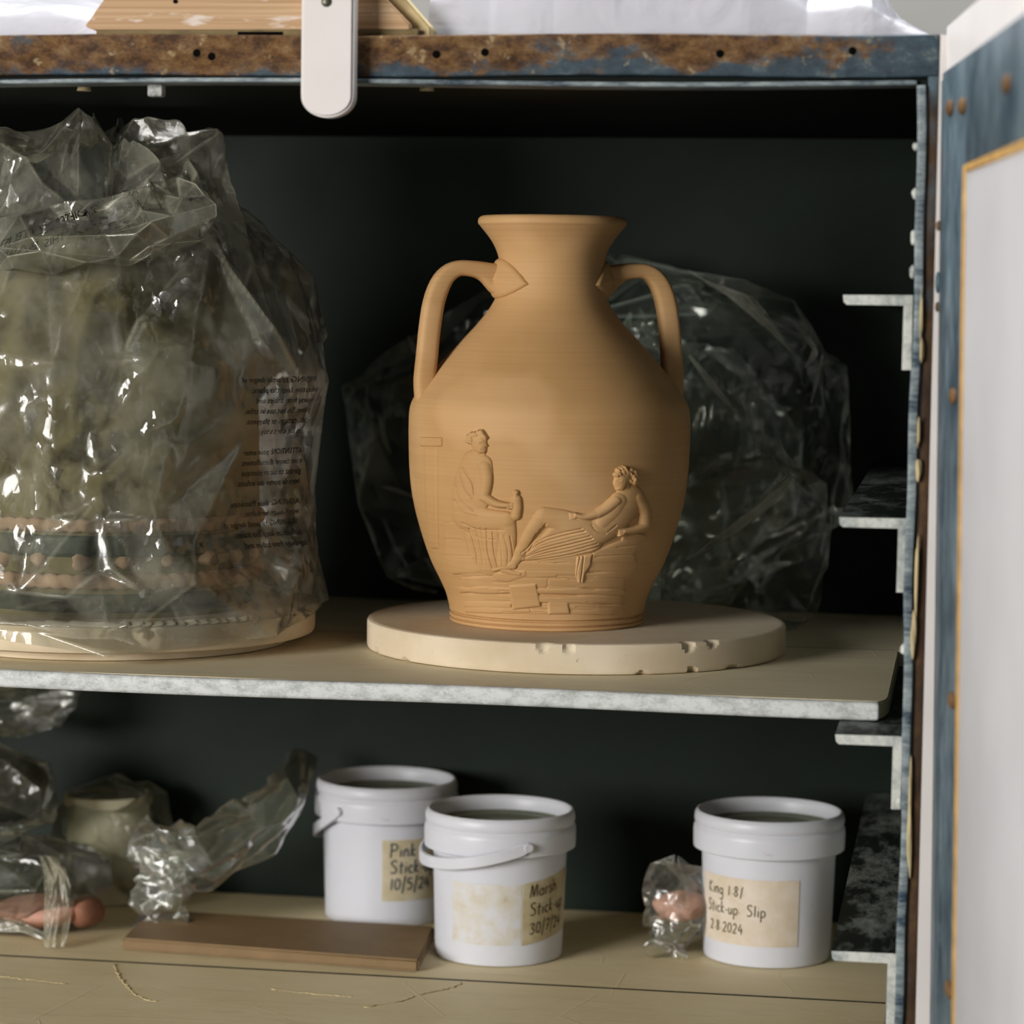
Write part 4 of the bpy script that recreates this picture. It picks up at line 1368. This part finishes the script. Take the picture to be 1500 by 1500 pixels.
def bhandle(t, phi0, sag, r=.0542, wid=.0086):
    """flat strap from a pivot at angle phi0 round to the pivot opposite, drooping by sag"""
    n = 70; V = []; F = []
    for k in range(n):
        f = k / (n - 1)
        a = phi0 - PI * f
        droop = sag * math.sin(PI * f) ** .9
        z = .0835 - droop
        q_ = min(1, max(0, (droop - .0035) / .006)); e = (.0531 - r) * (1 - q_)
        w = wid * (1.15 if k in (0, n - 1) else 1) * min(1, .35 + 3.0 * min(k + .5, n - .5 - k) / 6)
        for dr, dz in ((0, -w / 2), (.0016, -w / 2 + .0006), (.0016, w / 2 - .0006), (0, w / 2)):
            rr = r + e + dr
            V.append((rr * math.sin(a), -rr * math.cos(a), z + dz))
    for k in range(n - 1):
        for j in range(4):
            j2 = (j + 1) % 4
            F.append((k * 4 + j, k * 4 + j2, (k + 1) * 4 + j2, (k + 1) * 4 + j))
    F.append((0, 1, 2, 3)); F.append((n * 4 - 1, n * 4 - 2, n * 4 - 3, n * 4 - 4))
    o = new_mesh('handle', V, F, MBUCK, t)
    o.data.set_sharp_from_angle(angle=math.radians(50))
    for a in (phi0, phi0 - PI):
        bm = bmesh.new()
        bmesh.ops.create_cone(bm, segments=20, radius1=.0034, radius2=.0030, depth=.004, cap_ends=True,
                              matrix=Matrix.Translation((.0537 * math.sin(a), -.0537 * math.cos(a), .0835)) @ Matrix.Rotation(a, 4, 'Z') @ Matrix.Rotation(PI / 2, 4, 'X'))
        q = bm_obj('pivot', bm, MBUCK, None, angle=40); q.parent = o
    return o


def brad(z):
    return .0440 + (.0462 - .0440) * np.clip((z - .002) / .0735, 0, 1)


def patch(name, t, a0, a1, z0, z1, off, mat, tilt=0.0):
    nu, nv = 40, 8
    A = np.linspace(a0, a1, nu)[:, None] + np.zeros((1, nv)); Zp = np.linspace(z0, z1, nv)[None] + tilt * np.linspace(-.5, .5, nu)[:, None]
    R = brad(Zp) + off
    V = np.stack([R * np.sin(A), -R * np.cos(A), Zp], -1).reshape(-1, 3)
    Rb = brad(Zp) - .0002
    V2 = np.stack([Rb * np.sin(A), -Rb * np.cos(A), Zp], -1).reshape(-1, 3)
    Fq = [tuple(f) for f in grid_faces(nu, nv, False)]
    N = nu * nv
    ring = [i * nv for i in range(nu)] + [(nu - 1) * nv + j for j in range(1, nv)] + [i * nv + nv - 1 for i in reversed(range(nu - 1))] + [j for j in reversed(range(1, nv - 1))]
    Fq += [(ring[k], ring[k - 1], N + ring[k - 1], N + ring[k]) for k in range(len(ring))]
    o = new_mesh(name, np.vstack([V, V2]), Fq, mat, t)
    o.data.set_sharp_from_angle(angle=math.radians(40))
    return o


# handwriting strokes: unit = x-height 1, baseline 0
def arc(cx, cy, rx, ry, a0, a1, n=10):
    return [(cx + rx * math.cos(math.radians(a)), cy + ry * math.sin(math.radians(a))) for a in np.linspace(a0, a1, n)]


GL = {
    'P': (1.05, [[(.1, -.1), (.15, 1.7)], [(.02, 1.45)] + arc(.3, 1.25, .6, .45, 110, -100)]),
    'i': (.42, [[(.2, 0), (.22, .9)], [(.22, 1.3), (.26, 1.34)]]),
    'n': (.85, [[(.1, 0), (.12, .9)], [(.12, .6), (.35, .95), (.6, .8), (.66, 0)]]),
    'k': (.8, [[(.12, 0), (.14, 1.7)], [(.6, .95), (.16, .5), (.68, 0)]]),
    'S': (1.0, [[(.82, 1.45), (.6, 1.65), (.25, 1.55), (.15, 1.25), (.4, .95), (.75, .7), (.8, .3), (.5, .02), (.08, .12)]]),
    's': (.65, [[(.52, .8), (.3, .95), (.12, .75), (.35, .5), (.55, .25), (.3, 0), (.06, .1)]]),
    't': (.6, [[(.3, 1.45), (.28, .1), (.42, 0)], [(.02, .95), (.58, .98)]]),
    'c': (.7, [arc(.4, .45, .32, .45, 50, 310)]),
    '-': (.5, [[(.08, .5), (.42, .52)]]),
    'u': (.8, [[(.1, .9), (.12, .25), (.35, 0), (.6, .25), (.64, .9)], [(.64, .9), (.66, 0)]]),
    'p': (.85, [[(.12, .9), (.14, -.75)], [(.13, .7)] + arc(.38, .45, .36, .45, 120, -150)]),
    'M': (1.3, [[(.05, -.05), (.2, 1.6), (.5, .3), (.6, .2), (.95, 1.6), (1.15, 0)]]),
    'a': (.85, [arc(.38, .42, .32, .42, 40, 360), [(.68, .9), (.68, .15), (.8, 0)]]),
    'r': (.6, [[(.12, 0), (.12, .9)], [(.12, .55), (.3, .88), (.52, .85)]]),
    'h': (.85, [[(.1, 0), (.12, 1.65)], [(.12, .6), (.35, .92), (.6, .75), (.64, 0)]]),
    'K': (1.0, [[(.1, 0), (.1, 1.6)], [(.8, 1.6), (.12, .75), (.85, 0)]]),
    'g': (.85, [arc(.38, .45, .32, .42, 30, 360), [(.7, .9), (.72, -.5), (.5, -.8), (.15, -.65)]]),
    'l': (.4, [[(.2, 0), (.22, 1.65)]]),
    '/': (.55, [[(.1, -.5), (.4, 1.8)]]),
    '.': (.4, [[(.15, .3), (.2, .34)]]),
    '%': (.95, [[(.1, 1.0), (.16, 1.04)], [(.2, -.25), (.55, 1.5)], [(.72, .2), (.78, .24)]]),
    '0': (.85, [arc(.4, .7, .32, .68, 90, 450, 16)]),
    '1': (.45, [[(.2, 0), (.24, 1.4)]]),
    '2': (.85, [[(.1, 1.1), (.35, 1.4), (.65, 1.15), (.5, .6), (.1, 0), (.75, .05)]]),
    '3': (.85, [[(.1, 1.2), (.4, 1.42), (.65, 1.15), (.35, .78), (.72, .45), (.5, 0), (.08, .12)]]),
    '4': (.85, [[(.45, 1.4), (.08, .5), (.78, .5)], [(.55, .9), (.55, -.1)]]),
    '5': (.85, [[(.65, 1.4), (.2, 1.38), (.18, .8), (.55, .85), (.68, .4), (.4, 0), (.08, .12)]]),
    '7': (.8, [[(.08, 1.35), (.68, 1.38), (.3, 0)], [(.22, .7), (.6, .75)]]),
    '8': (.85, [[(.62, 1.3), (.35, 1.42), (.15, 1.1), (.4, .75), (.68, .35), (.4, 0), (.12, .3), (.4, .75), (.64, 1.1), (.6, 1.3)]]),
    ' ': (.7, []),
}


def handwriting(label_o, lines, a0, z0, xh, lead, mat, pw=.00042, slope=0.0, sx=1.0, off=.0007):
    """ink strokes laid on the curved label; a0 = start angle, z0 = first baseline"""
    V = []; F = []
    rng_ = random.Random(len(lines[0]))
    for k, s_ in enumerate(lines):
        x = 0.0
        if isinstance(s_, tuple):
            s_, x = s_
        for ch in s_:
            adv, strokes = GL[ch]
            for st in strokes:
                P = spline(st, max(6, 5 * len(st))) if len(st) > 2 else np.array([np.array(st[0]) * (1 - f) + np.array(st[1]) * f for f in np.linspace(0, 1, 5)])
                n0 = len(V)
                for i, q in enumerate(P):
                    t_ = P[min(i + 1, len(P) - 1)] - P[max(i - 1, 0)]
                    t_ = t_ / (np.hypot(*t_) + 1e-9)
                    nn = np.array([-t_[1], t_[0]])
                    for sgn in (-1, 1):
                        px = (x + q[0] + .06 * q[1]) * xh * sx + sgn * nn[0] * pw
                        pz = q[1] * xh + sgn * nn[1] * pw + slope * px
                        z = z0 - k * lead + pz
                        R = brad(z) + off
                        a = a0 + px / R
                        V.append((R * math.sin(a), -R * math.cos(a), z))
                for i in range(len(P) - 1):
                    F.append((n0 + 2 * i, n0 + 2 * i + 2, n0 + 2 * i + 3, n0 + 2 * i + 1))
            x += adv + .12
    return new_mesh('handwriting', V, F, mat, label_o, smooth=False)


b1 = bucket('white plastic bucket marked Marsh Stick-up, its strap handle drooping in front', -.3140, 1.886)
bhandle(b1, .36, .0150)
lb = patch('tape_label', b1, .36, 1.36, .0175, .0600, .0004, MTAPE2, .006)
handwriting(lb, ['Marsh', 'Stick-up', '30/7/24'], .47, .0475, .0052, .0128, MINK2, .00042, .10)
patch('label_residue', b1, -.78, .34, .0150, .0570, .00025, MRES)
b2 = bucket('white plastic bucket marked Pink Stick, half hidden behind the Marsh bucket', -.4150, 1.985, 0)
bhandle(b2, -.70, .0270, .0518)
lb = patch('tape_label', b2, -.06, .92, .0195, .0640, .0004, MTAPE)
handwriting(lb, ['Pink', 'Stick-up', '10/5/24'], .06, .0520, .0056, .0120, MINK, .00055)
b3 = bucket('white plastic bucket marked Slip, standing alone at the right without a handle', -.1310, 1.922)
lb = patch('tape_label', b3, -1.25, .48, .0150, .0610, .0004, MTAPE3)
handwriting(lb, ['King 1.8%', ('Stick-up. Slip', -.3), ('2.8.2024', .3)], -1.05, .0485, .0047, .0128, MINK3, .00042, 0, .93)

# ------------------------------------------------------------------ clay slab
bm = bmesh.new()
quad = [(-.5690, 1.8350), (-.3567, 1.8165), (-.3655, 1.9200), (-.5776, 1.9270)]
f = bm.faces.new([bm.verts.new((x, y, ZB + .0006)) for x, y in quad])
r_ = bmesh.ops.extrude_face_region(bm, geom=[f])
for v in r_['geom']:
    if isinstance(v, bmesh.types.BMVert):
        v.co.z = ZB + .0088
bmesh.ops.recalc_face_normals(bm, faces=bm.faces)
bmesh.ops.bevel(bm, geom=list(bm.edges), offset=.0016, segments=3, affect='EDGES')
sl = bm_obj('clay_slab', bm, MSLAB, None, angle=40)
tag(sl, 'flat brown clay slab lying in front of the Pink bucket', 'clay slab')

# ------------------------------------------------------------------ bagged clay and film at lower left
g = thing('bagged_clay', 'pink clay lump in a clear bag with a pale hanging fold, at lower left', 'bag of clay', (-.660, 1.888, ZB))
MFOLD = m_film('fold_film', .42, .2, (205, 202, 178), 1.5, .5, 1.0, .3)
film_blob('bag_film', None, None, (0, 0, .030), (.066, .046, .034), 71, .14, MF3, 2.4, .0004, 60, 260, 240, 160, parent=g)
blob('clay_lump', (.018, -.016, .0165), (.032, .022, .011), MPINK, g, 4, .35, 4)
q = blob('clay_lump', (-.004, .006, .034), (.046, .028, .022), plain('dark_wrapped_clay', (40, 48, 40), .4, .3, .3, 40, .4), g, 5, .35, 4)
q['label'] = 'dark clay lump'
q = blob('clay_lump', (.050, -.004, .0150), (.012, .018, .012), plain('red_clay', (140, 96, 76), .6, .2, .15, 40, .4), g, 6, .3, 4)
q['label'] = 'darker red clay lump'
U, Vq = np.meshgrid(np.linspace(0, 1, 120), np.linspace(0, 1, 60), indexing='ij')
mid = spline([(.030, -.034, .060), (.042, -.050, .050), (.046, -.056, .028), (.044, -.060, .002)], 120)
wd = np.interp(np.linspace(0, 1, 120), [0, .3, .7, 1], [.006, .009, .010, .008])
FS = mid[:, None, :] + np.stack([(Vq - .5) * 2 * wd[:, None], -.004 * np.sin(PI * Vq), 0 * Vq], -1)
FS = fold_surface(FS, 40, 171, False, .5, .0022, np.stack([0 * U, -1 + 0 * U, 0 * U], -1))
film_mesh('bag_fold', FS, MFOLD, g, False)
mid = spline([(.040, -.059, .004), (.012, -.058, .012), (-.02, -.056, .006), (-.05, -.055, .002)], 120)
FS = mid[:, None, :] + np.stack([0 * Vq, -.004 * np.sin(PI * Vq), (Vq) * .8 * wd[::-1][:, None]], -1)
FS = fold_surface(FS, 40, 172, False, .5, .0018, np.stack([0 * U, -1 + 0 * U, 0 * U], -1))
FS[..., 2] = np.maximum(FS[..., 2], .0006)
film_mesh('bag_fold', FS, m_film('fold_film_flat', .25, .2, (205, 202, 178), 1.5, .5, 1.0, .3), g, False)

db = film_blob('plastic_bag', 'dark crumpled clear bag piled on top of the pink clay bag', 'plastic bag', (-.692, 1.925, ZB + .092), (.050, .046, .032), 81, .15, MF3, 2.2, None, 60, 280, 220, 150)
o = blob('bag_contents', (0, 0, 0), (.037, .034, .022), plain('dark_wrapped_lump', (44, 46, 34), .4, .3, .4, 40, .5), None, 9, .3, 4)
o.parent = db
film_blob('plastic_bag', 'faint clear bag at the top of the pile under the middle shelf', 'plastic bag', (-.692, 1.965, ZB + .152), (.052, .045, .026), 91, .14, MF2, 2.2, None, 50, 240, 200, 120)

tb = thing('plastic_tub', 'small white tub wrapped in film behind the pink clay bag', 'tub', (-.628, 1.990, ZB + .0003))
lathe('tub', [(.026, 0), (.027, .001), (.031, .072), (.033, .073), (.033, .0795), (.0315, .0805), (.030, .0795), (.0295, .072)], 80, plain('cream_tub_plastic', (196, 190, 164), .5, .3, .05), tb, True, False, None, 40)
lathe('lid', [(.0298, .076), (.01, .076), (.0005, .076)], 60, MLID, tb, False, True)
film_blob('film_wrap', None, None, (.004, 0, .046), (.048, .040, .046), 95, .10, MF3, 2.2, .0004, 50, 240, 200, 140, parent=tb)

# length of twisted film stretched from the clay bag to the bucket
ft = thing('plastic_film', 'long twisted strip of clear film stretched from the clay bag up to the Pink bucket', 'plastic film', (-.52, 1.93, ZB))
FL = Vector(ft.location)


def film_tube(name, pts, rads, seed, mat, parent, flat=.55, n1=80, n2=420):
    nu, nv = 200, 110
    P = spline(pts, nu); Rd = np.interp(np.linspace(0, 1, nu), np.linspace(0, 1, len(rads)), rads)
    V = np.zeros((nu, nv, 3))
    a = np.linspace(0, 2 * PI, nv, endpoint=False)
    D0 = np.zeros((nu, nv, 3))
    for k in range(nu):
        t_ = P[min(k + 1, nu - 1)] - P[max(k - 1, 0)]; t_ /= np.linalg.norm(t_)
        s_ = np.cross(t_, (0, 1, 0)); s_ /= np.linalg.norm(s_); w = np.cross(s_, t_)
        D0[k] = np.cos(a)[:, None] * s_ + (np.sin(a) * flat)[:, None] * w
        V[k] = P[k] + Rd[k] * D0[k]
    Vt = V.transpose(1, 0, 2); Dt = D0.transpose(1, 0, 2); Rt = np.broadcast_to(Rd[None, :], (nv, nu))
    Gt = fold_surface(Vt, n1, seed, True, 1.3, .30 * Rt, Dt)
    Gt = Gt + fold_surface(Vt, n2, seed + 1, True, 1.3, .13 * Rt, Dt) - fold_surface(Vt, n2, seed + 1, True, 1.3, 0.0, Dt)
    V = Gt
    V = V - np.array(FL if parent is ft else (0, 0, 0))
    return film_mesh(name, V, mat, parent, True)


film_tube('twisted_strip', [(-.580, 1.905, ZB + .062), (-.556, 1.895, ZB + .054), (-.526, 1.90, ZB + .055), (-.498, 1.925, ZB + .074), (-.482, 1.950, ZB + .096), (-.4785, 1.990, ZB + .116)], [.020, .023, .022, .020, .016, .009], 101, MF3, ft)
film_tube('hanging_flap', [(-.556, 1.895, ZB + .060), (-.558, 1.893, ZB + .040), (-.558, 1.893, ZB + .020), (-.557, 1.894, ZB + .0035)], [.018, .023, .024, .023], 111, MF3, ft, .35, 34, 130)

# small bag of pink clay beside the right-hand bucket
s = thing('bagged_clay', 'small twist of clear film round pink clay, left of the Slip bucket', 'bag of clay', (-.1945, 1.915, ZB))
film_blob('bag_film', None, None, (0, 0, .034), (.026, .022, .030), 121, .18, MF3, 2.3, .0006, 50, 240, 180, 120, parent=s)
blob('clay_lump', (.004, 0, .033), (.020, .016, .011), MPINK, s, 14, .3, 4)
film_tube('gathered_neck', [(-.196, 1.907, ZB + .024), (-.198, 1.900, ZB + .012), (-.200, 1.890, ZB + .004)], [.016, .012, .015], 131, MF3, None, .5, 34, 130)
q = bpy.data.objects['gathered_neck']; q.parent = s; q.location = -Vector(s.location)
